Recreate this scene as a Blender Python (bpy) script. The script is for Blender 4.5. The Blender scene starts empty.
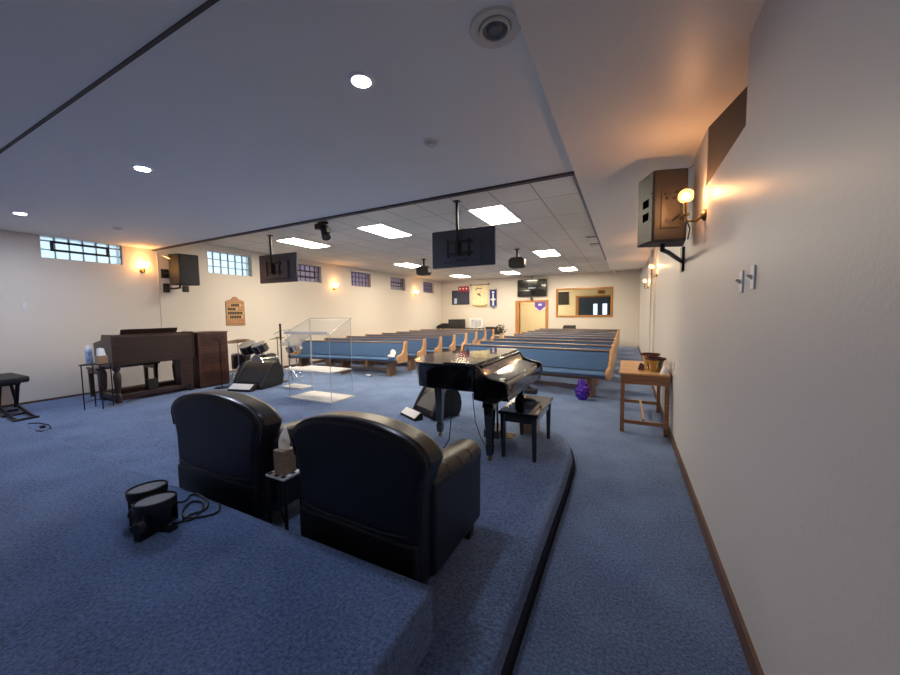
import bpy, math, random
from mathutils import Vector, Matrix
random.seed(7)
SC = bpy.context.scene
COL = SC.collection
PI = math.pi

# ------------------------------------------------------------------ helpers
class MB:
    """collects shapes into one mesh"""
    def __init__(s):
        s.v = []; s.f = []; s.mi = []; s.M = Matrix.Identity(4); s.cur = 0
    def add(s, vs, fs):
        n = len(s.v)
        s.v += [tuple(s.M @ Vector(p)) for p in vs]
        s.f += [tuple(i + n for i in f) for f in fs]
        s.mi += [s.cur] * len(fs)
        return s
    def box(s, x0, x1, y0, y1, z0, z1):
        return s.add([(x0,y0,z0),(x1,y0,z0),(x1,y1,z0),(x0,y1,z0),(x0,y0,z1),(x1,y0,z1),(x1,y1,z1),(x0,y1,z1)],
              [(0,3,2,1),(4,5,6,7),(0,1,5,4),(1,2,6,5),(2,3,7,6),(3,0,4,7)])
    def loft(s, A, B):
        n = len(A)
        return s.add(list(A) + list(B), [tuple(reversed(range(n))), tuple(range(n, 2*n))] + [(i, (i+1) % n, n+(i+1) % n, n+i) for i in range(n)])
    def prism(s, poly, axis, a0, a1):
        f = {'x': lambda p, a: (a, p[0], p[1]), 'y': lambda p, a: (p[0], a, p[1]), 'z': lambda p, a: (p[0], p[1], a)}[axis]
        return s.loft([f(p, a0) for p in poly], [f(p, a1) for p in poly])
    def tube(s, pts, r, n=8, cap=True):
        pts = [Vector(p) for p in pts]; rs = r if isinstance(r, (list, tuple)) else [r] * len(pts)
        vs = []; u = None
        for i, p in enumerate(pts):
            t = (pts[min(i+1, len(pts)-1)] - pts[max(i-1, 0)]).normalized()
            if u is None:
                u = t.cross(Vector((0,0,1)) if abs(t.z) < .9 else Vector((1,0,0))).normalized()
            else:
                u = (u - t * u.dot(t)).normalized()
            w = t.cross(u)
            vs += [p + rs[i] * (math.cos(2*PI*k/n) * u + math.sin(2*PI*k/n) * w) for k in range(n)]
        fs = [(i*n+k, i*n+(k+1) % n, (i+1)*n+(k+1) % n, (i+1)*n+k) for i in range(len(pts)-1) for k in range(n)]
        if cap:
            fs += [tuple(reversed(range(n))), tuple(range((len(pts)-1)*n, len(pts)*n))]
        return s.add(vs, fs)
    def cyl(s, p0, p1, r0, r1=None, n=24):
        return s.tube([p0, p1], [r0, r0 if r1 is None else r1], n)
    def lathe(s, prof, c=(0,0,0), n=28, axis=None):
        """prof: (r, z) pairs revolved about z at c"""
        vs = []; m = len(prof); c = Vector(c)
        for k in range(n):
            a = 2*PI*k/n
            for r, z in prof:
                vs.append(Vector((max(r, 1e-4)*math.cos(a), max(r, 1e-4)*math.sin(a), z)))
        if axis is not None:
            q = Vector((0,0,1)).rotation_difference(Vector(axis).normalized()).to_matrix()
            vs = [q @ p for p in vs]
        vs = [p + c for p in vs]
        fs = [(k*m+j, ((k+1) % n)*m+j, ((k+1) % n)*m+j+1, k*m+j+1) for k in range(n) for j in range(m-1)]
        return s.add(vs, fs)
    def ball(s, c, r, sx=1, sy=1, sz=1, n=16, m=10):
        prof = [(r*math.sin(PI*j/m), -r*math.cos(PI*j/m)) for j in range(m+1)]
        k0 = len(s.v); old = s.M
        s.M = old @ Matrix.Translation(Vector(c)) @ Matrix.Diagonal((sx, sy, sz, 1))
        s.lathe(prof, (0,0,0), n); s.M = old
        return s
    def quad(s, a, b, c, d):
        return s.add([a, b, c, d], [(0,1,2,3)])

ORG = {}
def link(mb, name, mats, off=None, bevel=0, seg=2, ang=35):
    me = bpy.data.meshes.new(name)
    o = off or Vector((0,0,0))
    me.from_pydata([tuple(Vector(p) - o) for p in mb.v], [], mb.f)
    for m in (mats if isinstance(mats, (list, tuple)) else [mats]):
        me.materials.append(m)
    if max(mb.mi) > 0:
        me.polygons.foreach_set('material_index', mb.mi)
    import bmesh
    b = bmesh.new(); b.from_mesh(me); bmesh.ops.recalc_face_normals(b, faces=b.faces); b.to_mesh(me); b.free()
    me.polygons.foreach_set('use_smooth', [True] * len(me.polygons))
    me.set_sharp_from_angle(angle=math.radians(ang))
    ob = bpy.data.objects.new(name, me); COL.objects.link(ob)
    if bevel:
        md = ob.modifiers.new('edge', 'BEVEL'); md.width = bevel; md.segments = seg; md.limit_method = 'ANGLE'; md.angle_limit = math.radians(40)
    return ob
def tag(o, label, cat, group=None, kind=None):
    o['label'] = label; o['category'] = cat
    if group: o['group'] = group
    if kind: o['kind'] = kind
    return o
def thing(name, label, cat, loc=(0,0,0), group=None):
    o = bpy.data.objects.new(name, None); COL.objects.link(o)
    o.empty_display_size = .1
    o.location = loc; ORG[o.name] = Vector(loc)
    return tag(o, label, cat, group)
def part(parent, name, mb, mat, bevel=0, label=None, **k):
    r = parent
    while r.parent: r = r.parent
    ob = link(mb, name, mat, ORG.get(r.name), bevel, **k)
    ob.parent = parent
    if label: ob['label'] = label
    return ob
def solo(name, mb, mat, label, cat, group=None, bevel=0, **k):
    xs, ys, zs = zip(*mb.v)
    c = Vector(((min(xs)+max(xs))/2, (min(ys)+max(ys))/2, min(zs)))
    ob = link(mb, name, mat, c, bevel, **k); ob.location = c; ORG[ob.name] = c
    return tag(ob, label, cat, group)
def struct(name, mb, mat, parent=None, bevel=0):
    ob = link(mb, name, mat, None, bevel); ob['kind'] = 'structure'
    if parent: ob.parent = parent
    return ob
def copy_tree(o, parent=None):
    c = o.copy(); COL.objects.link(c)
    if parent: c.parent = parent
    for ch in list(o.children): copy_tree(ch, c)
    return c
def place(o, loc, rz=0, label=None):
    o.location = loc; o.rotation_euler = (0,0,rz)
    if label: o['label'] = label
    return o

# ------------------------------------------------------------------ materials
def lin(h):
    h = h.lstrip('#')
    return tuple((c/12.92 if c <= .04045 else ((c+.055)/1.055)**2.4) for c in (int(h[i:i+2], 16)/255 for i in (0,2,4))) + (1,)
def mat(name, col, rough=.5, metal=0, bump=0, bscale=200, var=0, vscale=8, coat=0, spec=.5, emit=None, es=0, trans=0):
    m = bpy.data.materials.new(name); m.use_nodes = True
    nt = m.node_tree; p = nt.nodes['Principled BSDF']
    p.inputs['Base Color'].default_value = lin(col); p.inputs['Roughness'].default_value = rough
    p.inputs['Metallic'].default_value = metal; p.inputs['Coat Weight'].default_value = coat
    p.inputs['Specular IOR Level'].default_value = spec; p.inputs['Transmission Weight'].default_value = trans
    if emit:
        p.inputs['Emission Color'].default_value = lin(emit); p.inputs['Emission Strength'].default_value = es
    tc = nt.nodes.new('ShaderNodeTexCoord')
    if var:
        n = nt.nodes.new('ShaderNodeTexNoise'); n.inputs['Scale'].default_value = vscale; n.inputs['Detail'].default_value = 4
        nt.links.new(tc.outputs['Object'], n.inputs['Vector'])
        r = nt.nodes.new('ShaderNodeMapRange'); r.inputs[1].default_value = .3; r.inputs[2].default_value = .7
        r.inputs[3].default_value = 1-var; r.inputs[4].default_value = 1+var
        nt.links.new(n.outputs['Fac'], r.inputs[0])
        x = nt.nodes.new('ShaderNodeMix'); x.data_type = 'RGBA'; x.blend_type = 'MULTIPLY'; x.inputs[0].default_value = 1
        x.inputs[6].default_value = lin(col); nt.links.new(r.outputs[0], x.inputs[7]); nt.links.new(x.outputs[2], p.inputs['Base Color'])
    if bump:
        n = nt.nodes.new('ShaderNodeTexNoise'); n.inputs['Scale'].default_value = bscale; n.inputs['Detail'].default_value = 3
        nt.links.new(tc.outputs['Object'], n.inputs['Vector'])
        b = nt.nodes.new('ShaderNodeBump'); b.inputs['Strength'].default_value = bump; b.inputs['Distance'].default_value = .01
        nt.links.new(n.outputs['Fac'], b.inputs['Height']); nt.links.new(b.outputs[0], p.inputs['Normal'])
    return m
def wood(name, c0, c1, rough=.4, scale=(3,40,40), coat=0):
    m = mat(name, c0, rough, coat=coat); nt = m.node_tree; p = nt.nodes['Principled BSDF']
    tc = nt.nodes.new('ShaderNodeTexCoord'); mp = nt.nodes.new('ShaderNodeMapping'); mp.inputs['Scale'].default_value = scale
    n = nt.nodes.new('ShaderNodeTexNoise'); n.inputs['Scale'].default_value = 1; n.inputs['Detail'].default_value = 5
    r = nt.nodes.new('ShaderNodeValToRGB'); r.color_ramp.elements[0].position = .35; r.color_ramp.elements[1].position = .65
    r.color_ramp.elements[0].color = lin(c0); r.color_ramp.elements[1].color = lin(c1)
    nt.links.new(tc.outputs['Object'], mp.inputs[0]); nt.links.new(mp.outputs[0], n.inputs['Vector'])
    nt.links.new(n.outputs['Fac'], r.inputs[0]); nt.links.new(r.outputs[0], p.inputs['Base Color'])
    return m
def carpet(name, c0, c1):
    m = mat(name, c0, 1, spec=.05); nt = m.node_tree; p = nt.nodes['Principled BSDF']
    tc = nt.nodes.new('ShaderNodeTexCoord')
    n = nt.nodes.new('ShaderNodeTexNoise'); n.inputs['Scale'].default_value = 62; n.inputs['Detail'].default_value = 4; n.inputs['Roughness'].default_value = .75
    n2 = nt.nodes.new('ShaderNodeTexNoise'); n2.inputs['Scale'].default_value = 2.5; n2.inputs['Detail'].default_value = 3
    a = nt.nodes.new('ShaderNodeMath'); a.operation = 'MULTIPLY_ADD'; a.inputs[1].default_value = .25; 
    for q in (n, n2): nt.links.new(tc.outputs['Object'], q.inputs['Vector'])
    nt.links.new(n2.outputs['Fac'], a.inputs[0]); nt.links.new(n.outputs['Fac'], a.inputs[2])
    r = nt.nodes.new('ShaderNodeValToRGB'); r.color_ramp.elements[0].position = .42; r.color_ramp.elements[1].position = .83
    r.color_ramp.elements[0].color = lin(c0); r.color_ramp.elements[1].color = lin(c1)
    nt.links.new(a.outputs[0], r.inputs[0]); nt.links.new(r.outputs[0], p.inputs['Base Color'])
    b = nt.nodes.new('ShaderNodeBump'); b.inputs['Strength'].default_value = .8; b.inputs['Distance'].default_value = .02
    nt.links.new(n.outputs['Fac'], b.inputs['Height']); nt.links.new(b.outputs[0], p.inputs['Normal'])
    p.inputs['Sheen Weight'].default_value = .25
    return m
def clear(name, tint, gl=.12, haze=0.0, hc='#FFFFFF', rough=.03, kr=.45):
    """thin clear sheet: straight-through light plus a surface reflection (and a little haze)"""
    m = bpy.data.materials.new(name); m.use_nodes = True; nt = m.node_tree; nt.nodes.clear()
    o = nt.nodes.new('ShaderNodeOutputMaterial'); t = nt.nodes.new('ShaderNodeBsdfTransparent'); t.inputs[0].default_value = lin(tint)
    g = nt.nodes.new('ShaderNodeBsdfGlossy'); g.inputs['Roughness'].default_value = rough
    f = nt.nodes.new('ShaderNodeLayerWeight'); f.inputs[0].default_value = gl
    mx = nt.nodes.new('ShaderNodeMixShader'); k = nt.nodes.new('ShaderNodeMath'); k.operation = 'MULTIPLY'; k.inputs[1].default_value = kr
    nt.links.new(f.outputs['Fresnel'], k.inputs[0]); nt.links.new(k.outputs[0], mx.inputs[0])
    d = nt.nodes.new('ShaderNodeBsdfDiffuse'); d.inputs[0].default_value = lin(hc)
    mh = nt.nodes.new('ShaderNodeMixShader'); mh.inputs[0].default_value = haze
    nt.links.new(t.outputs[0], mh.inputs[1]); nt.links.new(d.outputs[0], mh.inputs[2])
    nt.links.new(mh.outputs[0], mx.inputs[1]); nt.links.new(g.outputs[0], mx.inputs[2]); nt.links.new(mx.outputs[0], o.inputs[0])
    return m
def glow(name, col, strength):
    m = bpy.data.materials.new(name); m.use_nodes = True; nt = m.node_tree; nt.nodes.clear()
    o = nt.nodes.new('ShaderNodeOutputMaterial'); e = nt.nodes.new('ShaderNodeEmission')
    e.inputs[0].default_value = lin(col); e.inputs[1].default_value = strength
    nt.links.new(e.outputs[0], o.inputs[0]); return m

def tissue_mat():
    m = bpy.data.materials.new('thin_tissue'); m.use_nodes = True; nt = m.node_tree; nt.nodes.clear()
    o = nt.nodes.new('ShaderNodeOutputMaterial'); d = nt.nodes.new('ShaderNodeBsdfDiffuse'); t = nt.nodes.new('ShaderNodeBsdfTranslucent'); x = nt.nodes.new('ShaderNodeMixShader')
    d.inputs[0].default_value = t.inputs[0].default_value = lin('#FAFAFA'); x.inputs[0].default_value = .55
    nt.links.new(d.outputs[0], x.inputs[1]); nt.links.new(t.outputs[0], x.inputs[2]); nt.links.new(x.outputs[0], o.inputs[0]); return m
M = {}
M['carpet'] = carpet('blue_carpet', '#2A3F6C', '#7F9BCB')
M['wall'] = mat('cream_paint', '#D9D2CA', .5, bump=.05, bscale=120, spec=.4)
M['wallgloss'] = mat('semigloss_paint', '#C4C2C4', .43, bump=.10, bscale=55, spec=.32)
M['ceil'] = mat('ceiling_paint', '#EDEDEC', .75, bump=.05, bscale=90)
M['soffit'] = mat('soffit_paint', '#EFE8DE', .42, bump=.06, bscale=70)
M['niche'] = mat('dark_niche', '#4C4644', .8)  # one dark tone for the whole niche
M['browntrim'] = mat('brown_trim', '#5B4238', .5)
M['darktrim'] = mat('dark_trim', '#4A4344', .6)
M['whitetrim'] = mat('white_trim', '#D9D4CC', .4)
M['oak'] = wood('oak', '#B58654', '#CC9E6A', .35, (40,40,4), coat=.2)
M['pedestal'] = wood('pedestal_wood', '#7A5A3E', '#8E6C4C', .4, (40,40,4))
M['doorwood'] = wood('door_oak', '#A8703A', '#C58B50', .35, (40,40,3), coat=.2)
M['pewwood'] = wood('pew_wood', '#735F58', '#847068', .35, (3,40,40), coat=.25)
M['tablewood'] = wood('table_wood', '#8A5C3C', '#A67650', .35, (3,40,40), coat=.3)
M['tabletop'] = wood('table_top_wood', '#C08B55', '#D6A46C', .3, (3,40,40), coat=.4)
M['walnut'] = wood('walnut', '#2C1C1A', '#402A26', .4, (40,3,40), coat=.15)
M['walnut2'] = wood('walnut_reddish', '#472A22', '#5E3A30', .4, (40,40,4), coat=.15)
M['blue'] = mat('blue_upholstery', '#4F6C94', .85, bump=.25, bscale=260, var=.08, vscale=30, spec=.2)
M['leather'] = mat('black_leather', '#12131B', .36, bump=.12, bscale=60, var=.15, vscale=12, spec=.45)
M['leatherseam'] = mat('leather_piping', '#20222B', .3)
M['lacquer'] = mat('black_lacquer', '#0D0D11', .1, coat=1.0)
M['black'] = mat('black_plastic', '#15161A', .5)
M['blackmetal'] = mat('black_metal', '#17171B', .4, metal=.3)
M['cabgrey'] = mat('speaker_grey', '#26272D', .55, bump=.1, bscale=150)
M['grille'] = mat('speaker_grille', '#2A2B2F', .6, bump=.4, bscale=300)
M['greygrille'] = mat('grey_grille', '#77766F', .6, bump=.3, bscale=300)
M['chrome'] = mat('chrome', '#C9CBD2', .18, metal=1)
M['brass'] = mat('brass', '#8C7448', .35, metal=1)
M['brassbowl'] = mat('bowl_brass', '#9C906C', .22, metal=1)
M['bronze'] = mat('cymbal_bronze', '#6E5A48', .35, metal=.9)
M['maroon'] = mat('maroon_felt', '#4A1A28', .8)
M['white'] = mat('white_plastic', '#E6E6EA', .5)
M['tissue'] = tissue_mat()
M['paper'] = mat('white_paper', '#F0EFF2', .9)
M['screen'] = mat('dark_screen', '#0B0D12', .15, coat=.6)
M['tvback'] = mat('television_back', '#363D4E', .4, bump=.05)
M['card'] = mat('cardboard', '#A98E74', .9)
M['tissuebox'] = mat('tissue_box_card', '#B49A82', .8, var=.2, vscale=60)
M['purple'] = mat('purple_foil', '#6A44C0', .22, metal=.5, var=.5, vscale=40)
M['cable'] = mat('cable_rubber', '#101116', .5)
M['gold'] = mat('gold_cloth', '#E6DAB4', .7, var=.12, vscale=12)
M['goldfringe'] = mat('gold_fringe', '#B79A58', .7)
M['navy'] = mat('navy_cloth', '#2A3A7A', .75)
M['silverfringe'] = mat('grey_fringe', '#8C8C96', .7)
M['violet'] = mat('violet_cloth', '#5B4AB0', .7)
M['red'] = mat('dark_red_plastic', '#8A2A40', .45)
M['pinkglow'] = mat('sign_marks', '#F0B8C0', .5, emit='#FFB0B8', es=.6)
M['bluewall'] = mat('dark_blue_glass', '#263650', .3)
M['signblack'] = mat('black_lettering', '#241C1C', .7)
M['tancard'] = mat('tan_card', '#D8B98C', .8)
M['leaf'] = mat('leaf_green', '#3C4A38', .7, var=.3)
M['flower'] = mat('dried_flower', '#B59A7C', .8, var=.2)
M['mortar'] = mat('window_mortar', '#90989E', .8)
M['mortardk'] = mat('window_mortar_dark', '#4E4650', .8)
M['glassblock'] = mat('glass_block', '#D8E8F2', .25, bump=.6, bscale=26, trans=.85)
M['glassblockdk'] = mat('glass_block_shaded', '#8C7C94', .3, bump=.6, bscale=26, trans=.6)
M['ventframe'] = mat('hopper_frame', '#23272E', .5)
M['acrylic'] = clear('clear_acrylic', '#FAFBFC', .06, kr=.15)
M['acryledge'] = clear('acrylic_edge', '#F6F8FA', .2, haze=.35, hc='#E4E8EC', kr=.3)
M['acrylshelf'] = clear('frosted_acrylic', '#FFFFFF', .25, haze=.75, hc='#F2F2F2', rough=.2)
M['pane'] = clear('window_pane', '#F6FAFA', .12)
M['globe'] = clear('clear_bulb_glass', '#FFF3E0', .25, haze=.12, hc='#FFE0B0')
M['troffer'] = glow('troffer_diffuser', '#FFEDCE', 45)
M['led'] = glow('led_lens', '#DCE8FF', 760)
M['leddim'] = glow('led_lens_dimmed', '#DCE8FF', 300)
M['ledfar'] = glow('led_lens_bright', '#DCE8FF', 1050)
M['warm'] = glow('warm_bulb', '#FFC088', 330)
M['warmshade'] = glow('warm_shade', '#FFB668', 34)
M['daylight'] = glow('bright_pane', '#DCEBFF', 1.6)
M['tsign'] = glow('screen_text', '#E8F0FF', .9)
def tiles():
    m = mat('ceiling_tiles', '#B4B3AF', .9, bump=.15, bscale=150); nt = m.node_tree; p = nt.nodes['Principled BSDF']
    tc = nt.nodes.new('ShaderNodeTexCoord'); sp = nt.nodes.new('ShaderNodeSeparateXYZ'); nt.links.new(tc.outputs['Object'], sp.inputs[0])
    outs = []
    for ax, off, pitch in ((0, 2.495, .63), (1, -5.725, 1.15)):
        a = nt.nodes.new('ShaderNodeMath'); a.operation = 'ADD'; a.inputs[1].default_value = off; nt.links.new(sp.outputs[ax], a.inputs[0])
        w = nt.nodes.new('ShaderNodeMath'); w.operation = 'PINGPONG'; w.inputs[1].default_value = pitch/2; nt.links.new(a.outputs[0], w.inputs[0])
        l = nt.nodes.new('ShaderNodeMath'); l.operation = 'LESS_THAN'; l.inputs[1].default_value = .013; nt.links.new(w.outputs[0], l.inputs[0])
        outs.append(l)
    mx = nt.nodes.new('ShaderNodeMath'); mx.operation = 'MAXIMUM'
    for i in (0,1): nt.links.new(outs[i].outputs[0], mx.inputs[i])
    n = nt.nodes.new('ShaderNodeTexNoise'); n.inputs['Scale'].default_value = .6; nt.links.new(tc.outputs['Object'], n.inputs['Vector'])
    r = nt.nodes.new('ShaderNodeValToRGB'); r.color_ramp.elements[0].position = .4; r.color_ramp.elements[1].position = .65
    r.color_ramp.elements[0].color = lin('#DBD4C9'); r.color_ramp.elements[1].color = lin('#E6DFD4')
    nt.links.new(n.outputs['Fac'], r.inputs[0])
    x = nt.nodes.new('ShaderNodeMix'); x.data_type = 'RGBA'; nt.links.new(mx.outputs[0], x.inputs[0])
    nt.links.new(r.outputs[0], x.inputs[6]); x.inputs[7].default_value = lin('#B8B2A9'); nt.links.new(x.outputs[2], p.inputs['Base Color'])
    return m
M['tiles'] = tiles()

# ------------------------------------------------------------------ dimensions
XL, XR, YF, YB = -9.36, .555, 17.55, -3.2     # left wall, right wall, far wall, wall behind the viewer
ST, PL = .15, .42                             # stage and choir platform levels
ZS, ZN, ZSO, TOP = 3.13, 3.44, 3.075, 3.6     # stage ceiling, nave ceiling, soffit, structural top
YBULK = 4.03

# ------------------------------------------------------------------ camera
f = 347.36; yaw, pitch, roll = .46733, -.06965, -.01303
fw = Vector((-math.sin(yaw)*math.cos(pitch), math.cos(yaw)*math.cos(pitch), math.sin(pitch)))
r0 = Vector((math.cos(yaw), math.sin(yaw), 0)); u0 = r0.cross(fw)
rr = r0*math.cos(roll) + u0*math.sin(roll); uu = -r0*math.sin(roll) + u0*math.cos(roll)
cam = bpy.data.cameras.new('camera'); co = bpy.data.objects.new('camera', cam); COL.objects.link(co)
cam.sensor_fit = 'HORIZONTAL'; cam.sensor_width = 36; cam.lens = f/900*36; cam.clip_start = .02
mw = Matrix.Identity(4)
for i in range(3):
    mw[i][0] = rr[i]; mw[i][1] = uu[i]; mw[i][2] = -fw[i]
mw.translation = Vector((0,0,1.64)); co.matrix_world = mw
SC.camera = co

# ------------------------------------------------------------------ room shell
def wall_holes(axis, a, b, h0, h1, z0, z1, holes):
    """wall slab between planes a and b (a faces the room) across axis, spanning h0..h1 and z0..z1, with rectangular holes"""
    mb = MB(); hs = sorted({h0, h1} | {v for h in holes for v in h[:2]}); zs = sorted({z0, z1} | {v for h in holes for v in h[2:]})
    P = (lambda t, h, z: (t, h, z)) if axis == 'x' else (lambda t, h, z: (h, t, z))
    inh = lambda i, j: not (0 <= i < len(hs)-1 and 0 <= j < len(zs)-1) or any(h[0] <= (hs[i]+hs[i+1])/2 <= h[1] and h[2] <= (zs[j]+zs[j+1])/2 <= h[3] for h in holes)
    for i in range(len(hs)-1):
        for j in range(len(zs)-1):
            if inh(i, j): continue
            p, q, s, t = hs[i], hs[i+1], zs[j], zs[j+1]
            for w in (a, b): mb.quad(P(w,p,s), P(w,q,s), P(w,q,t), P(w,p,t))
            for di, dj, e in ((-1,0,((p,s),(p,t))), (1,0,((q,s),(q,t))), (0,-1,((p,s),(q,s))), (0,1,((p,t),(q,t)))):
                if inh(i+di, j+dj):
                    (h_, z_), (k_, y_) = e
                    mb.quad(P(a,h_,z_), P(a,k_,y_), P(b,k_,y_), P(b,h_,z_))
    return mb

struct('floor', MB().box(XL, .75, YB, 22.5, -.2, 0), M['carpet'])
edge = [(-.48,YB),(-.48,2.2),(-.475,3.2),(-.49,3.75),(-.53,4.02),(-.61,4.22),(-.72,4.36),(-.95,4.55),(-1.4,4.85),(-2.1,5.2),(-3.0,5.52),(-4.2,5.8),(-5.6,5.98),(-7.4,6.05),(XL,6.05)]
top = edge + [(XL, YB)]
low = [(x + (.045 if y < 3.9 else .03), y + (.04 if y > 4.1 and x > -9 else 0)) for x, y in edge] + [(XL, YB)]
struct('stage_floor', MB().loft([(x,y,0) for x,y in low], [(x,y,ST) for x,y in top]), M['carpet'], bevel=.02)
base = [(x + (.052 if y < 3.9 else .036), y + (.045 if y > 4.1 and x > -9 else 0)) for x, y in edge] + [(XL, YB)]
struct('riser_shade_strip', MB().loft([(x,y,0) for x,y in base], [(x-.004,y,.068) for x,y in base]), mat('riser_shade_dark', '#24262F', 1, spec=.02))  # dark strip added as painted shade along the foot of the riser
struct('platform_floor', MB().box(XL, -.745, YB, 1.28, ST, PL), M['carpet'], bevel=.015)

wins = [(2.35,3.48,2.735,ZS)] + [(y, y+1.15, 2.74, 3.29) for y in (5.15, 7.65, 10.25, 12.75, 15.55)]
struct('wall_left', wall_holes('x', XL, XL-.3, YB, YF+.2, 0, TOP, wins), M['wall'])
struct('wall_far', wall_holes('y', YF, YF+.15, XL-.3, .75, 0, TOP, [(-4.85,-3.54,0,2.14), (-2.96,-.60,1.46,2.68)]), M['wall'])
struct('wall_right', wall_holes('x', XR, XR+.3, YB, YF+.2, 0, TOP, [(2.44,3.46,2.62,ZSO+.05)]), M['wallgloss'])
struct('wall_rear', MB().box(XL-.3, .85, YB-.2, YB, 0, TOP), M['wall'])
# niche with splayed far jamb in the right wall
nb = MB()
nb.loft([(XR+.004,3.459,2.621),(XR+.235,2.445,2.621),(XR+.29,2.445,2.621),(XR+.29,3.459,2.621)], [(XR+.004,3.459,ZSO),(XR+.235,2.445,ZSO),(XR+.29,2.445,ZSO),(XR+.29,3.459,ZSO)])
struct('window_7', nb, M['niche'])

struct('ceiling_stage', MB().box(XL, -.5, YB, YBULK, ZS, ZS+.08), M['ceil'])
struct('ceiling', MB().box(XL, .6, YBULK-.02, YF+.1, ZN, ZN+.08), M['tiles'])
struct('bulkhead', MB().box(XL, -.5, YBULK-.06, YBULK+.02, ZS+.01, ZN+.02), M['soffit'])
struct('soffit', MB().box(-.5, XR+.3, YB, 13.4, ZSO, TOP), M['soffit'])
struct('trim_1', MB().box(XL, -.505, YBULK-.035, YBULK+.035, ZS-.022, ZS+.012), M['darktrim'])
struct('trim_2', MB().box(XL, -.505, 1.052, 1.073, ZS-.012, ZS+.002), M['darktrim'])
struct('trim_3', MB().box(XL, -.5, YB, 1.05, ZS-.008, ZS+.01), M['ceil'])
struct('trim_4', MB().box(XR-.03, XR, 8.5, 8.62, 0, ZSO).box(XR-.03, XR, 9.7, 9.82, 0, ZSO), M['whitetrim'])
struct('soffit_shade_strip', MB().box(-.665, -.5, YBULK+.04, 13.4, ZN-.012, ZN), mat('soffit_shade_grey', '#85838A', .7))  # grey strip added as painted shade on the ceiling beside the soffit
struct('trim_5', MB().box(-.5, -.44, 13.4, YF, ZN-.12, ZN), M['whitetrim'])
struct('baseboard_right', MB().box(XR-.018, XR, YB, YF, 0, .10), M['browntrim'])
struct('baseboard_left', MB().box(XL, XL+.012, 1.28, 6.0, ST, ST+.035).box(XL, XL+.012, 6.06, YF, 0, .09), M['browntrim'])

# glass block windows
def gb_window(n, y0, y1, z0, z1, cols, rows, dark, hopper=None, dep=.12):
    fr = MB(); xg = XL-dep; g = .008
    cw = (y1-y0)/cols; rh = (z1-z0)/rows
    for i in range(cols+1): fr.box(xg-.075, xg+.004, max(y0, y0+i*cw-g), min(y1, y0+i*cw+g), z0, z1)
    for j in range(rows+1): fr.box(xg-.075, xg+.004, y0, y1, max(z0, z0+j*rh-g), min(z1, z0+j*rh+g))
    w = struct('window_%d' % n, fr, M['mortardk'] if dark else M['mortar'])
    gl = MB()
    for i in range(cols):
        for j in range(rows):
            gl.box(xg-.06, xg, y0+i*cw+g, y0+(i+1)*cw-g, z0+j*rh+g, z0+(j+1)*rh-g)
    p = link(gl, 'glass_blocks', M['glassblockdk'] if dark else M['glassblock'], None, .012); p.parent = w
    if hopper:
        a, b, c, d = hopper; h = MB(); t = .04
        e_ = xg+.02
        h.box(xg-.02, e_, a, b, c, c+t).box(xg-.02, e_, a, b, d-t, d).box(xg-.02, e_, a, a+t, c+t, d-t).box(xg-.02, e_, b-t, b, c+t, d-t)
        q = link(h, 'hopper_frame', M['ventframe']); q.parent = w
gb_window(1, 2.35, 3.48, 2.735, 3.20, 6, 3, False, (2.48, 3.29, 2.87, 3.06), .05)
gb_window(2, 5.15, 6.30, 2.74, 3.29, 6, 3, False)
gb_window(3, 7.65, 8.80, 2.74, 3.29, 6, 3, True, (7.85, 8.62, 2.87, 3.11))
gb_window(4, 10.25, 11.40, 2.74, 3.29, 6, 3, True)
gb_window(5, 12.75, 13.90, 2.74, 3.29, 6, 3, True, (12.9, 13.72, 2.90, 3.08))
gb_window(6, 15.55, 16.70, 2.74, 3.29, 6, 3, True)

# foyer behind the far wall, seen through the doorway and the interior window
fy = MB(); fy.box(-6.2, .8, 20.5, 20.65, 0, 3.2).box(-6.35, -6.2, 17.7, 20.65, 0, 3.2).box(.8, .95, 17.7, 20.65, 0, 3.2)
struct('wall_foyer', fy, mat('foyer_paint', '#EADBBA', .6))
struct('ceiling_foyer', MB().box(-6.35, .95, 17.7, 20.65, 3.0, 3.1), M['ceil'])
d = MB(); d.box(-5.06, -4.85, YF-.03, YF+.18, 0, 2.24).box(-3.54, -3.40, YF-.03, YF+.18, 0, 2.24).box(-4.85, -3.54, YF-.03, YF+.18, 2.14, 2.24)
dr = struct('door_1', d, M['doorwood'], bevel=.008)
w = MB(); x0, x1, z0, z1 = -3.04, -.52, 1.375, 2.76; t = .085
w.box(x0, x1, YF-.03, YF+.17, z0, z0+t).box(x0, x1, YF-.03, YF+.17, z1-t, z1).box(x0, x0+t, YF-.03, YF+.17, z0+t, z1-t).box(x1-t, x1, YF-.03, YF+.17, z0+t, z1-t)
wf = struct('window_8', w, M['doorwood'], bevel=.008)
q = link(MB().box(x0+t, x1-t, YF+.06, YF+.068, z0+t, z1-t), 'pane', M['pane']); q.parent = wf
w = MB(); x0, x1, z0, z1 = -2.33, -.62, 1.40, 2.42; t = .09
w.box(x0-.15, x1, 20.44, 20.5, z1, z1+.08).box(x0-.15, x0, 20.44, 20.5, z0, z1).box(x1-t, x1, 20.44, 20.5, z0, z1).box(x0, x1-t, 20.44, 20.5, z0-.08, z0)
wf = struct('window_9', w, M['doorwood'])
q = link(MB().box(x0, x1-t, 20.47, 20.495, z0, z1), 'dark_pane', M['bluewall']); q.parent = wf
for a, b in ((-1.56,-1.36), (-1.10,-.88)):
    q = link(MB().box(a, b, 20.455, 20.468, z0+.06, 2.05), 'bright_pane', M['daylight']); q.parent = wf

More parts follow.
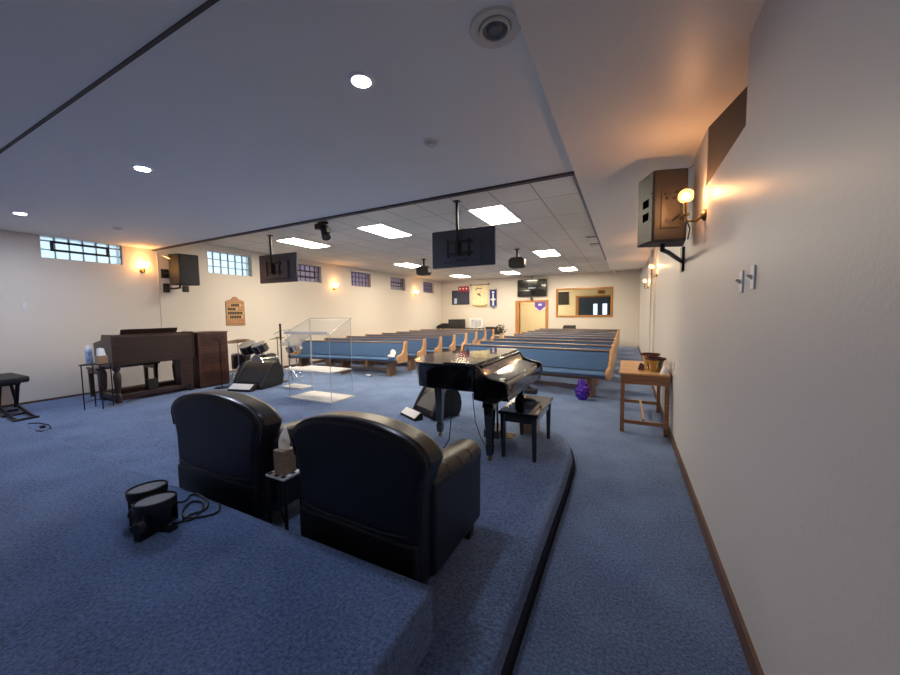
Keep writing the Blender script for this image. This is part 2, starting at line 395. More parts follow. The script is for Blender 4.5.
# ------------------------------------------------------------------ lights
def troffer(x, y, label):
    t = thing('ceiling_light', label, 'ceiling light', (x, y, ZN), 'fluorescent panels of the tiled ceiling')
    a, b = .30, .565
    fr = MB()
    for x0, x1, y0, y1 in ((-a-.02,a+.02,-b-.02,-b),(-a-.02,a+.02,b,b+.02),(-a-.02,-a,-b,b),(a,a+.02,-b,b)):
        fr.box(x+x0, x+x1, y+y0, y+y1, ZN-.012, ZN+.0)
    part(t, 'frame', fr, M['whitetrim'])
    part(t, 'diffuser', MB().box(x-a, x+a, y-b, y+b, ZN-.008, ZN-.002), M['troffer'])
rows = ('first row from the stage', 'middle row', 'row nearest the far wall')
cols = ('near the aisle soffit', 'in the centre column', 'near the glass block windows')
for j, y in enumerate((6.28, 11.02, 15.5)):
    for i, x in enumerate((-2.18, -4.70, -7.22)):
        troffer(x, y, 'lit fluorescent ceiling panel, %s, %s' % (rows[j], cols[i]))
def downlight(x, y, label, m):
    t = thing('recessed_downlight', label, 'downlight', (x, y, ZS), 'round downlights of the stage ceiling')
    part(t, 'trim_ring', MB().lathe([(.058,-.010),(.078,-.008),(.084,0)], (x,y,ZS), 32), M['white'])
    part(t, 'lens', MB().lathe([(0,-.009),(.058,-.009),(.058,0)], (x,y,ZS), 32), M[m])
downlight(-1.534, 1.83, 'bright round downlight nearest the ceiling speaker grille', 'leddim')
downlight(-4.35, 1.83, 'bright round downlight, middle one of the stage ceiling row', 'led')
downlight(-7.667, 1.76, 'bright round downlight nearest the left wall window', 'ledfar')
for x, y, lab in ((-1.541, 2.736, 'small white ceiling disc between downlight and bulkhead'), (-7.58, 2.79, 'small white ceiling disc near the left wall sconce')):
    t = thing('smoke_detector', lab, 'smoke detector', (x, y, ZS))
    part(t, 'base_plate', MB().lathe([(0,-.008),(.07,-.008),(.072,0)], (x,y,ZS)), M['white'])
    part(t, 'sensor_cap', MB().lathe([(0,-.035),(.035,-.033),(.05,-.02),(.052,-.008)], (x,y,ZS)), M['whitetrim'])
x, y = -.64, 1.84
t = thing('ceiling_speaker', 'round grey ceiling speaker grille beside the soffit edge', 'ceiling speaker', (x, y, ZS))
part(t, 'flange', MB().lathe([(.085,-.004),(.10,-.012),(.128,-.012),(.135,0)], (x,y,ZS), 36), M['whitetrim'])
part(t, 'cone', MB().lathe([(0,-.01),(.03,-.014),(.045,.0),(.06,-.012),(.066,-.012),(.07,.004),(.085,.002)], (x,y,ZS-.003), 36), mat('speaker_dark', '#6A6C72', .5))
part(t, 'inner_ring', MB().lathe([(.066,-.012),(.07,-.02),(.078,-.02),(.082,-.006)], (x,y,ZS), 36), M['whitetrim'])

def sconce_left(y, z, label):
    x = XL
    t = thing('wall_sconce', label, 'wall sconce', (x, y, z-.1), 'warm sconces along the left wall')
    part(t, 'back_plate', MB().lathe([(0,.03),(.03,.028),(.05,.012),(.052,0)], (x,y,z-.1), 20, axis=(1,0,0)), M['brass'])
    part(t, 'arm', MB().tube([(x+.02,y,z-.1),(x+.06,y,z-.14),(x+.11,y,z-.13),(x+.12,y,z-.08),(x+.12,y,z-.05)], .01).lathe([(0,0),(.03,.005),(.028,.02),(0,.02)], (x+.12,y,z-.06)), M['brass'])
    part(t, 'lamp_shade', MB().lathe([(.025,-.045),(.06,-.02),(.075,.02),(.085,.055),(.095,.065)], (x+.12,y,z), 20), M['warmshade'])
sconce_left(3.80, 2.745, 'lit warm glass wall sconce between window and corner speaker')
sconce_left(9.35, 2.67, 'lit warm wall sconce midway along the left nave wall')
sconce_left(14.75, 2.70, 'lit warm wall sconce farthest along the left wall')
def sconce_right(x, y, z, label):
    t = thing('wall_sconce', label, 'wall sconce', (XR, y, z-.16), 'globe bulb sconces along the right wall')
    part(t, 'back_plate', MB().lathe([(0,.03),(.03,.028),(.045,.012),(.047,0)], (XR,y,z-.17), 20, axis=(-1,0,0)), M['brass'])
    part(t, 'arm', MB().tube([(XR-.02,y,z-.17),(XR-.06,y,z-.21),(x,y,z-.2),(x,y,z-.15)], .009), M['brass'])
    part(t, 'candle_sleeve', MB().cyl((x,y,z-.16),(x,y,z-.05),.014).lathe([(.014,-.16),(.032,-.155),(.03,-.145),(.014,-.14)], (x,y,z)), M['brass'])
    b = part(t, 'globe_bulb', MB().ball((x,y,z), .056, n=24, m=14), M['globe'])
    part(b, 'filament', MB().ball((x,y,z-.004), .024), M['warm'])
sconce_right(.42, 3.44, 2.562, 'lit clear globe sconce beside the right wall speaker')
sconce_right(.455, 8.1, 2.52, 'lit globe sconce on right wall, second from the near speaker')
sconce_right(.46, 10.9, 2.45, 'lit globe sconce on the right wall nearest the far wall')
# unseen lamp added to brighten the foyer
t = thing('ceiling_light', 'unseen lamp added to light the foyer behind the far wall', 'ceiling light', (-3.9, 19, 3.0))
part(t, 'lamp_shade', MB().lathe([(0,-.09),(.14,-.07),(.18,0)], (-3.9,19,3.0)), glow('foyer_fill_lamp', '#FFE8C0', 260))
part(t, 'rim', MB().lathe([(.18,-.012),(.2,-.012),(.2,0)], (-3.9,19,3.0)), M['white'])

w = bpy.data.worlds.new('world'); SC.world = w; w.use_nodes = True
w.node_tree.nodes['Background'].inputs[0].default_value = lin('#CFE2F2'); w.node_tree.nodes['Background'].inputs[1].default_value = 2.3

# ------------------------------------------------------------------ pews
def make_pew(L):
    """origin: floor under the middle of the back; seat towards -y"""
    t = thing('church_pew', '', 'pew', (0,0,0)); h = L/2
    prof = [(-.50,.43),(-.51,.46),(-.49,.485),(-.10,.475),(-.07,.455),(-.07,.43)]
    part(t, 'seat_cushion', MB().prism(prof, 'x', -h+.035, h-.035), M['blue'], .012)
    part(t, 'seat_board', MB().box(-h+.03, h-.03, -.48, -.03, .395, .43), M['pewwood'])
    part(t, 'back_cushion', MB().prism([(-.095,.48),(-.045,.84),(-.012,.855),(-.035,.48)], 'x', -h+.035, h-.035), M['blue'], .012)
    part(t, 'back_board', MB().prism([(-.034,.36),(.0,.865),(.022,.865),(-.012,.36)], 'x', -h+.02, h-.02), M['pewwood'])
    part(t, 'top_rail', MB().prism([(-.055,.858),(-.05,.885),(.045,.885),(.05,.858)], 'x', -h+.02, h-.02), M['pewwood'], .006)
    part(t, 'book_rack', MB().box(-h*.8, h*.8, .0, .10, .50, .515).box(-h*.8, h*.8, .095, .105, .50, .60), M['pewwood'])
    ep = [(-.03,.90),(.05,.90),(.055,.86),(.045,.40),(.03,.36),(-.47,.36),(-.50,.40),(-.51,.50),(-.48,.555),(-.42,.57),(-.30,.575),(-.20,.61),(-.13,.70),(-.10,.80),(-.07,.87)]
    for s in (-1, 1):
        part(t, 'end_panel', MB().prism(ep, 'x', s*h-.028, s*h+.028), M['oak'], .008)
    for s in (-1, 0, 1):
        part(t, 'pedestal', MB().box(s*(h-.32)-.05, s*(h-.32)+.05, -.42, -.06, 0, .395), M['pedestal'], .008)
    part(t, 'stretcher', MB().box(-h+.32, h-.32, -.25, -.21, .12, .2), M['pewwood'])
    return t
ordn = ('front', 'second', 'third', 'fourth', 'fifth', 'sixth', 'seventh', 'eighth', 'ninth')
proto = {}
for side, (cx, cy, L, rz, n, gap) in dict(left=(-7.03, 7.58, 3.54, math.radians(7.0), 8, 1.0), right=(-1.88, 7.58, 3.34, math.radians(-6.5), 9, 1.07)).items():
    p = make_pew(L)
    for i in range(n):
        o = p if i == 0 else copy_tree(p)
        where = 'by the glass block windows' if side == 'left' else 'beside the right aisle'
        o['group'] = 'blue pews of the block ' + where
        pos = 'front blue pew facing the stage' if i == 0 else ('rearmost blue upholstered pew' if i == n-1 else '%s blue upholstered pew from the stage' % ordn[i])
        place(o, (cx, cy + gap*i, 0), rz, pos + ', in the block ' + where)

# ------------------------------------------------------------------ armchairs
def armchair(label):
    t = thing('armchair', label, 'armchair', (0,0,0), 'black leather armchairs on the stage')
    W = .465
    # local: back at y=0, front at y=.76
    topz = lambda u: .77 + .09*max(0, 1-abs(u)**7)**.5 + .085*(1-u*u)
    us = [-1,-.985,-.95,-.88,-.75,-.6,-.4,-.2,0,.2,.4,.6,.75,.88,.95,.985,1]
    out = [(-.42,.10),(-.425,.42),(-.43,.58),(-.45,.70)] + [(.48*u, topz(u)) for u in us] + [(.45,.70),(.43,.58),(.425,.42),(.42,.10)]
    bk = MB().loft([(x,.03,z) for x,z in out], [(x*1.02,.235-.02*z,z-.012) for x,z in out])
    b = part(t, 'backrest', bk, M['leather'], .045, seg=4)
    arc = [(-.44,.045,.66)] + [(.468*u, .048, topz(u)-.014) for u in us] + [(.44,.045,.66)]
    part(b, 'top_piping', MB().tube(arc, .012, 8), M['leatherseam'])
    part(b, 'piping', MB().tube([(-.38,.026,.40),(-.2,.026,.375),(.2,.026,.375),(.38,.026,.40)], .006), M['leatherseam'])
    part(t, 'lower_back', MB().box(-.415,.415,.022,.16,.10,.36), M['leather'], .02, seg=3)
    for s in (-1, 1):
        pf = [(s*.27,.12),(s*.27,.56),(s*.275,.62),(s*.31,.655),(s*.37,.665),(s*.43,.65),(s*.465,.60),(s*.455,.54),(s*.45,.12)]
        if s < 0: pf = pf[::-1]
        a = part(t, 'armrest', MB().loft([(x,.14,z+.03*(z>.5)) for x,z in pf], [(x,.77,z-.012*(z>.5)) for x,z in pf]), M['leather'], .03, seg=3)
        for y in (.32, .46, .60):
            dz_ = .026-.067*(y-.14)
            cr = MB().tube([(s*.272,y,.60+dz_),(s*.308,y,.651+dz_),(s*.37,y,.664+dz_),(s*.43,y,.648+dz_),(s*.462,y,.605+dz_)], .005, 6)
            part(a, 'crease', cr, M['leatherseam'])
    part(t, 'seat_cushion', MB().box(-.265,.265,.20,.80,.27,.45), M['leather'], .05, seg=4)
    part(t, 'front_panel', MB().box(-.265,.265,.14,.765,.12,.28), M['leather'], .02)
    for sx in (-1,1):
        for y in (.10,.70):
            part(t, 'leg', MB().loft([(sx*.38+a*.035, y+b_*.035, .12) for a,b_ in ((-1,-1),(1,-1),(1,1),(-1,1))], [(sx*.38+a*.022, y+b_*.022, 0) for a,b_ in ((-1,-1),(1,-1),(1,1),(-1,1))]), M['black'])
    return t
a = armchair('black leather armchair nearest the choir platform corner, right of the tissue box')
place(a, (-1.30, 1.335, ST), math.radians(-1))
b = copy_tree(a); b.scale = (1.10,1,1)
place(b, (-2.62, 1.36, ST), math.radians(1), 'black leather armchair behind the two floor lights, left of the tissue box')

# small table with tissues between the chairs
x0, x1, y0, y1, zt = -1.995, -1.825, 1.36, 1.50, .65
t = thing('side_table', 'small black table with checked top between the two armchairs', 'side table', ((x0+x1)/2, (y0+y1)/2, ST))
part(t, 'tabletop', MB().box(x0, x1, y0, y1, zt-.015, zt), M['paper'], .003)
ck = MB()
for i in range(5):
    for j in range(4):
        if (i+j) % 2 == 0: ck.box(x0+.008+i*.031, x0+.036+i*.031, y0+.006+j*.032, y0+.035+j*.032, zt, zt+.002)
part(t, 'checked_inlay', ck, M['black'], label='black squares of the table top')
for x in (x0+.012, x1-.012):
    for y in (y0+.012, y1-.012): part(t, 'leg', MB().cyl((x,y,ST),(x,y,zt-.015), .009, n=10), M['blackmetal'])
part(t, 'brace', MB().tube([(x0+.012,y0+.012,ST+.2),((x0+x1)/2,y0+.012,ST+.34),(x1-.012,y0+.012,ST+.2)], .006), M['blackmetal'])
t = thing('tissue_box', 'tan tissue box with white tissue on the small black table', 'tissue box', (-1.885, 1.43, zt+.002))
part(t, 'box_body', MB().box(-1.945,-1.855,1.385,1.475,zt+.002,zt+.155), M['tissuebox'], .004)
tis = MB()
pts0 = [(-1.90+.042*math.cos(k*2*PI/10)*(1+.3*(k % 2)), 1.43+.016*math.sin(k*2*PI/10), zt+.15) for k in range(10)]
pts1 = [(-1.895+.046*math.cos(k*2*PI/10+.3)*(1-.25*(k % 2)), 1.43+.028*math.sin(k*2*PI/10+.3), zt+.20+.015*(k % 3)) for k in range(10)]
pts2 = [(-1.875+.005*math.cos(k*2*PI/10), 1.425+.005*math.sin(k*2*PI/10), zt+.30) for k in range(10)]
tis.loft(pts0, pts1); tis.loft(pts1, pts2)
part(t, 'tissue', tis, M['tissue'], label='white tissue pulled from the slot')

# ------------------------------------------------------------------ par lights on the platform
def par(cx, cy, rz, label):
    t = thing('floor_light', label, 'stage light', (0,0,0), 'black round floor lights on the platform')
    ax = Vector((-.06,.05,1)).normalized(); old = Vector((0,0,.165))
    part(t, 'lamp_body', MB().lathe([(0,-.125),(.045,-.125),(.062,-.10),(.07,-.04),(.098,-.03),(.101,.016),(.094,.02),(.089,.010)], old, 32, axis=ax), M['black'], label='black lamp housing')
    part(t, 'lens', MB().lathe([(0,.012),(.089,.010)], old, 32, axis=ax), mat('grey_lens', '#74767C', .55, bump=.5, bscale=60))
    yk = MB()
    for s in (-1,1): yk.box(-.022, .022, s*.108-.006, s*.108+.006, .015, .15)
    yk.box(-.022,.022,-.114,.114,.0,.016).box(-.11,.11,-.022,.022,0,.014)
    part(t, 'yoke', yk, M['blackmetal'])
    part(t, 'knob', MB().lathe([(0,.03),(.026,.03),(.034,.0),(0,0)], (.02,-.114,.09), 16, axis=(.25,-1,0)), M['cabgrey'])
    part(t, 'rear_box', MB().box(-.05,.05,-.05,.05,.014,.05), M['black'], .006)
    return place(t, (cx,cy,PL), rz)
par(-2.385, .950, math.radians(20), 'black round floor light nearer the viewer on the blue platform')
par(-2.600, 1.000, math.radians(30), 'black round floor light farther from viewer, behind its twin')
cb = MB()
def curve(pts, n=6):
    out = []; P = [Vector(pts[0])] + [Vector(p) for p in pts] + [Vector(pts[-1])]
    for i in range(1, len(P)-2):
        a, b, c, d = P[i-1:i+3]
        for k in range(n):
            t_ = k/n; out.append(.5*((2*b)+(c-a)*t_+(2*a-5*b+4*c-d)*t_**2+(3*b-3*c+d-a)*t_**3))
    return out + [P[-1]]
cb.tube(curve([(-2.50,1.06,.50),(-2.54,1.16,.44),(-2.62,1.24,.428),(-2.58,1.265,.428),(-2.42,1.24,.43),(-2.34,1.18,.428),(-2.36,1.10,.428),(-2.33,1.04,.428),(-2.31,.99,.44)]), .006, 7)
cb.tube(curve([(-2.32,.99,.45),(-2.30,1.08,.428),(-2.34,1.16,.428),(-2.44,1.22,.428),(-2.52,1.20,.428),(-2.46,1.12,.43),(-2.36,1.08,.432),(-2.28,1.12,.428),(-2.24,1.20,.428),(-2.32,1.26,.428)]), .006, 7)
solo('power_cable', cb, M['cable'], 'black looped cable on the platform beside the floor lights', 'cable')

# ------------------------------------------------------------------ piano and bench
t = thing('baby_grand_piano', 'glossy black baby grand piano with closed lid on the stage', 'piano', (-1.6, 3.75, ST))
ya, yb_ = 3.05, 4.55
tail = [(-1.27,ya),(-1.78,ya),(-1.94,ya+.05),(-2.07,ya+.22),(-2.14,ya+.5),(-2.12,ya+.78),(-2.03,ya+.98),(-1.86,ya+1.14),(-1.68,ya+1.26),(-1.53,ya+1.36),(-1.40,ya+1.45),(-1.27,yb_)]
part(t, 'rim', MB().prism(tail, 'z', .875, 1.115), M['lacquer'], .008)
lid = [(-1.255,ya-.015),(-1.78,ya-.015),(-1.955,ya+.03),(-2.09,ya+.21),(-2.16,ya+.5),(-2.14,ya+.8),(-2.045,ya+1.0),(-1.87,ya+1.16),(-1.69,ya+1.285),(-1.54,ya+1.385),(-1.40,ya+1.47),(-1.255,yb_+.015)]
l = part(t, 'lid', MB().prism(lid, 'z', 1.117, 1.137), M['lacquer'], .005)
part(l, 'front_flap', MB().box(-1.62,-1.27,ya-.01,yb_+.01,1.139,1.153), M['lacquer'], .004)
part(l, 'prop_knob', MB().cyl((-1.75,3.95,1.137),(-1.75,3.95,1.19),.008,n=8).ball((-1.75,3.95,1.19),.012), M['brass'])
ck = [(-1.30,.80),(-1.30,1.12),(-1.245,1.12),(-1.20,1.055),(-1.12,1.02),(-.99,1.0),(-.95,.975),(-.945,.87),(-1.0,.83),(-1.05,.79),(-1.12,.775)]
for a_, b__ in ((ya, ya+.055), (yb_-.055, yb_)):
    part(t, 'cheek', MB().prism(ck, 'y', a_, b__), M['lacquer'], .012)
part(t, 'fallboard', MB().prism([(-1.28,.9),(-1.28,1.115),(-1.24,1.105),(-1.19,1.03),(-1.10,1.0),(-1.0,.985),(-.985,.96),(-.985,.9)], 'y', ya+.057, yb_-.057), M['lacquer'], .008)
part(t, 'key_slip', MB().box(-1.0,-.958,ya+.057,yb_-.057,.86,.955), M['lacquer'], .008)
part(t, 'key_bed', MB().box(-1.30,-.965,ya+.057,yb_-.057,.80,.86), M['lacquer'], .006)
part(t, 'music_shelf', MB().box(-1.30,-1.235,ya+.08,yb_-.08,1.115,1.13), M['lacquer'], .004)
for lx, ly in ((-1.19,3.22),(-1.19,4.36),(-1.98,3.63)):
    zt_ = .80 if lx > -1.5 else .877
    sq = ((-1,-1),(1,-1),(1,1),(-1,1))
    g = MB(); g.loft([(lx+a_*.055,ly+b__*.055,zt_) for a_,b__ in sq], [(lx+a_*.06,ly+b__*.06,zt_-.1) for a_,b__ in sq])
    g.loft([(lx+a_*.05,ly+b__*.05,zt_-.1) for a_,b__ in sq], [(lx+a_*.03,ly+b__*.03,ST+.16) for a_,b__ in sq])
    g.loft([(lx+a_*.038,ly+b__*.038,ST+.16) for a_,b__ in sq], [(lx+a_*.03,ly+b__*.03,ST+.06) for a_,b__ in sq])
    lg = part(t, 'leg', g, M['lacquer'], .005)
    part(lg, 'caster', MB().cyl((lx-.012,ly,ST+.025),(lx+.012,ly,ST+.025),.025,n=16).cyl((lx,ly,ST+.04),(lx,ly,ST+.062),.014,n=10), M['brass'])
ly_ = part(t, 'pedal_lyre', MB().cyl((-1.33,3.70,ST+.16),(-1.33,3.72,.8),.014).cyl((-1.33,3.86,ST+.16),(-1.33,3.84,.8),.014).box(-1.42,-1.24,3.64,3.92,ST+.07,ST+.16), M['lacquer'])
pd = MB()
for y in (3.71,3.78,3.85): pd.box(-1.25,-1.10,y-.012,y+.012,ST+.075,ST+.09)
part(ly_, 'pedal', pd, M['brass'])
solo('piano_cable', MB().tube([(-1.62,3.25,.874),(-1.63,3.25,.6),(-1.65,3.22,.3),(-1.72,3.16,ST+.01),(-1.6,3.3,ST+.008),(-1.45,3.55,ST+.008)], .006).tube([(-1.42,3.32,.80),(-1.40,3.34,.5),(-1.36,3.4,.3),(-1.36,3.55,ST+.01),(-1.38,3.62,ST+.02)], .005), M['cable'], 'thin cable hanging from under the piano to the carpet', 'cable')
solo('cardboard_box', MB().box(-1.12,-.94,4.16,4.36,ST,ST+.22), M['card'], 'brown box on the floor behind the piano bench', 'box', bevel=.004)
t = thing('piano_bench', 'glossy black piano bench with four straight legs', 'bench', (-.93, 3.74, ST))
bx0, bx1, by0, by1 = -1.13, -.75, 3.35, 4.12
part(t, 'seat', MB().box(bx0-.015,bx1+.015,by0-.015,by1+.015,.605,.64), M['lacquer'], .008)
part(t, 'apron', MB().box(bx0+.015,bx1-.015,by0+.015,by1-.015,.53,.605), M['lacquer'])
for x in (bx0+.03,bx1-.03):
    for y in (by0+.03,by1-.03):
        part(t, 'leg', MB().loft([(x+a_*.028,y+b__*.028,.606) for a_,b__ in sq], [(x+a_*.018,y+b__*.018,ST) for a_,b__ in sq]), M['lacquer'], .003)

# ------------------------------------------------------------------ floor monitors and their light bars
def monitor(label, gm):
    t = thing('floor_monitor', label, 'floor monitor', (0,0,0))
    side = [(0,0),(-.02,.05),(.02,.11),(.10,.24),(.20,.38),(.30,.46),(.40,.48),(.50,.44),(.57,.34),(.60,.2),(.58,.08),(.54,0)]
    core = [(.02,.0),(.03,.10),(.11,.22),(.21,.36),(.30,.43),(.40,.45),(.49,.41),(.55,.32),(.57,.2),(.55,.0)]
    part(t, 'cabinet', MB().prism(core, 'x', -.27, .27), M['black'], .01)
    for s in (-1,1):
        part(t, 'side_cheek', MB().prism(side, 'x', s*.30-.04, s*.30+.04), M['black'], .025, seg=3)
    n = Vector((0,-.8,.6)); g = MB()
    xs = [-.25+.5*k/10 for k in range(11)]
    lo = [(x, .055-.0, .115) for x in xs]; hi = [(.9*x, .055+.17*(1-.55*(abs(x)/.25)**2.5), .115+.245*(1-.55*(abs(x)/.25)**2.5)) for x in xs]
    off = lambda p, d: tuple(Vector(p) + n*d)
    for k in range(10):
        g.loft([off(lo[k],.004), off(lo[k+1],.004), off(hi[k+1],.004), off(hi[k],.004)], [off(lo[k],.02), off(lo[k+1],.02), off(hi[k+1],.02), off(hi[k],.02)])
    part(t, 'grille', g, gm)
    return t
def lightbar(label):
    t = thing('light_bar', label, 'light', (0,0,0))
    part(t, 'housing', MB().prism([(-.16,0),(-.17,.035),(-.03,.13),(0,.12),(0,0)], 'x', -.27, .27), M['black'], .006)
    part(t, 'white_panel', MB().loft([(-.25,-.163,.046),(.25,-.163,.046),(.25,-.04,.128),(-.25,-.04,.128)], [(-.25,-.167,.05),(.25,-.167,.05),(.25,-.044,.132),(-.25,-.044,.132)]), M['white'], label='white front panel')
    return t
mR = place(monitor('black floor monitor with grey grille under the piano tail', M['greygrille']), (-2.62, 4.26, ST), math.radians(-28)); mR.scale = (.86,.86,.9)
mL = place(monitor('black floor monitor in front of the drum kit', M['grille']), (-6.85, 4.36, ST), math.radians(13)); mL.scale = (1.1,1.1,1.1)
br = place(lightbar('low black bar with white face below the monitor by the piano'), (-2.70, 4.20, ST), math.radians(-28)); br.scale = (.8,.8,.8)
place(lightbar('low black bar with white face in front of the drum kit monitor'), (-6.82, 4.32, ST), math.radians(13))

# ------------------------------------------------------------------ acrylic lecterns
def sheet(t, name, mb, m=None): return part(t, name, mb, m or M['acrylic'])
x0, x1, y0, y1 = -5.40, -4.38, 4.23, 4.74
t = thing('acrylic_lectern', 'large clear acrylic lectern in the middle of the stage', 'lectern', ((x0+x1)/2, (y0+y1)/2, ST))
part(t, 'base', MB().box(x0-.02,x1+.02,y0-.02,y1+.02,ST,ST+.022), M['acrylshelf'])
part(t, 'shelf', MB().box(x0+.012,x1-.012,y0,y1,.655,.675), M['acrylshelf'])
for x in (x0, x1):
    s = sheet(t, 'side_panel', MB().prism([(y0,ST+.022),(y1,ST+.022),(y1,1.56),(y0,1.33)], 'x', x-.006, x+.006))
    part(s, 'polished_edge', MB().box(x-.006,x+.006,y0-.003,y0+.003,ST+.022,1.33).box(x-.006,x+.006,y1-.003,y1+.003,ST+.022,1.56), M['acryledge'])
sheet(t, 'front_panel', MB().box(x0+.006,x1-.006,y1-.012,y1,.675,1.54))
d = sheet(t, 'reading_desk', m=clear('desk_acrylic', '#FAFBFC', .06, kr=.03, rough=.4, haze=.05, hc='#D8DCE0'), mb=MB().loft([(x0-.02,y0-.05,1.31),(x1+.02,y0-.05,1.31),(x1+.02,y1+.02,1.57),(x0-.02,y1+.02,1.57)], [(x0-.02,y0-.05,1.322),(x1+.02,y0-.05,1.322),(x1+.02,y1+.02,1.582),(x0-.02,y1+.02,1.582)]))
e = MB(); P_ = [(x0-.02,y0-.05,1.316),(x1+.02,y0-.05,1.316),(x1+.02,y1+.02,1.576),(x0-.02,y1+.02,1.576)]
for k in range(4): e.tube([P_[k], P_[(k+1) % 4]], .006, 6)
e.box(x0,x1,y0-.055,y0-.045,1.322,1.36)
part(d, 'polished_edge', e, M['acryledge'])
x0, x1, y0, y1 = -6.38, -5.80, 4.80, 5.12
t = thing('acrylic_lectern', 'smaller clear acrylic stand between the drums and the lectern', 'lectern', ((x0+x1)/2, (y0+y1)/2, ST))
part(t, 'base', MB().box(x0,x1,y0,y1,ST,ST+.02), M['acrylshelf'])
part(t, 'shelf', MB().box(x0+.1,x1,y0+.02,y1,.53,.548), M['acrylshelf'])
part(t, 'post', MB().box(x1-.03,x1,y1-.02,y1,ST+.02,1.25), M['acryledge'])
d = part(t, 'reading_desk', MB().loft([(x0,y0,1.02),(x1,y0,1.02),(x1,y1,1.24),(x0,y1,1.24)], [(x0,y0,1.032),(x1,y0,1.032),(x1,y1,1.252),(x0,y1,1.252)]), clear('hazy_acrylic', '#FFFFFF', .2, haze=.25, hc='#C8CCD2'))

# ------------------------------------------------------------------ organ, speaker cabinet, bench, table, stool
x0, x1, y0, y1 = -8.50, -7.80, 2.66, 3.93
t = thing('electric_organ', 'dark walnut console organ on turned legs by the left wall', 'organ', ((x0+x1)/2, (y0+y1)/2, ST))
body = [(x1,.80),(x1,1.30),(x1-.03,1.335),(x1-.34,1.335),(x1-.36,1.22),(x1-.62,1.10),(x0,1.06),(x0,.93),(x1-.40,.80)]
part(t, 'console', MB().prism(body, 'y', y0+.03, y1-.03), M['walnut'], .006)
ch = [(x1+.01,.78),(x1+.01,1.345),(x1-.36,1.345),(x1-.40,1.25),(x1-.60,1.21),(x0-.01,1.19),(x0-.01,.9),(x0+.1,.84),(x1-.5,.78)]
for y in (y0, y1-.03): part(t, 'cheek', MB().prism(ch, 'y', y, y+.03), M['walnut'], .006)
ky = MB()
for k in range(2): ky.box(x1-.58+k*.11, x1-.44+k*.11, y0+.12, y1-.12, 1.125+k*.05, 1.145+k*.05)
part(t, 'manual', ky, M['white'])
part(t, 'music_rack', MB().loft([(x1-.17,y0+.18,1.336),(x1-.17,y1-.22,1.336),(x1-.12,y1-.22,1.43),(x1-.12,y0+.18,1.43)], [(x1-.15,y0+.18,1.336),(x1-.15,y1-.22,1.336),(x1-.10,y1-.22,1.43),(x1-.10,y0+.18,1.43)]), M['walnut'], .004)
for x in (x1-.07, x0+.08):
    for y in (y0+.07, y1-.07):
        zt_ = .80 if x > -8.2 else .90
        part(t, 'leg', MB().lathe([(.045,0),(.05,.06),(.05,.14),(.03,.17),(.042,.23),(.05,.36),(.055,.46),(.045,.53),(.03,.55),(.052,.58),(.055,zt_-ST)], (x,y,ST), 14), M['walnut'])
rl = MB().box(x1-.10,x1-.04,y0+.05,y1-.05,ST+.06,ST+.14).box(x0+.05,x0+.11,y0+.05,y1-.05,ST+.10,ST+.16).box(x0+.08,x1-.07,y0+.04,y0+.10,ST+.06,ST+.14).box(x0+.08,x1-.07,y1-.10,y1-.04,ST+.06,ST+.14)
part(t, 'base_rail', rl, M['walnut'], .004)
part(t, 'corner_block', MB().box(x1-.22,x1-.01,y1-.26,y1-.04,ST+.14,.80), M['walnut'])
part(t, 'expression_pedal', MB().loft([(x1-.40,3.22,ST+.02),(x1-.16,3.22,ST+.02),(x1-.16,3.36,ST+.02),(x1-.40,3.36,ST+.02)], [(x1-.26,3.20,ST+.32),(x1-.18,3.20,ST+.32),(x1-.18,3.36,ST+.32),(x1-.26,3.36,ST+.32)]), M['black'])
pbm = MB()
for k in range(25): pbm.box(-8.50, -8.05, 2.80+k*.042, 2.82+k*.042, ST+.05, ST+.085)
pbm.box(-8.52,-8.47,2.76,3.86,ST,ST+.10).box(-8.5,-8.05,2.76,2.79,ST,ST+.09).box(-8.5,-8.05,3.83,3.86,ST,ST+.09).box(-8.12,-8.05,2.76,3.86,ST,ST+.05)
part(t, 'pedalboard', pbm, M['walnut2'])
t = thing('organ_bench', 'dark wooden organ bench hidden behind the console organ', 'bench', (-8.8, 3.3, ST))
part(t, 'seat', MB().box(-9.04,-8.60,2.70,3.68,.68,.72), M['walnut'], .005)
for x in (-9.02,-8.62):
    for y in (2.75,3.60): part(t, 'leg', MB().loft([(x+a_*.03,y+b__*.03,.70) for a_,b__ in sq],[(x+a_*.022,y+b__*.022,ST) for a_,b__ in sq]), M['walnut'])
for y in (2.72, 3.57): part(t, 'side_rail', MB().box(-9.02,-8.62,y,y+.08,.60,.68), M['walnut'])
x0, x1, y0, y1 = -8.42, -7.80, 4.0, 4.60
t = thing('organ_speaker_cabinet', 'tall reddish brown wooden speaker cabinet beside the organ', 'speaker cabinet', ((x0+x1)/2, (y0+y1)/2, ST))
part(t, 'cabinet', MB().box(x0,x1,y0,y1,ST+.05,1.29), M['walnut2'], .008)
part(t, 'top_board', MB().box(x0-.012,x1+.012,y0-.012,y1+.012,1.29,1.315), M['walnut2'], .006)
part(t, 'plinth', MB().box(x0+.01,x1-.01,y0+.01,y1-.01,ST,ST+.05), M['walnut'])
lv = MB()
for z0_ in (ST+.12, ST+.50, ST+.88):
    for k in range(6): lv.box(x1+.001,x1+.008,y0+.06,y1-.06,z0_+k*.04,z0_+k*.04+.022)
part(t, 'louver', lv, M['walnut'])
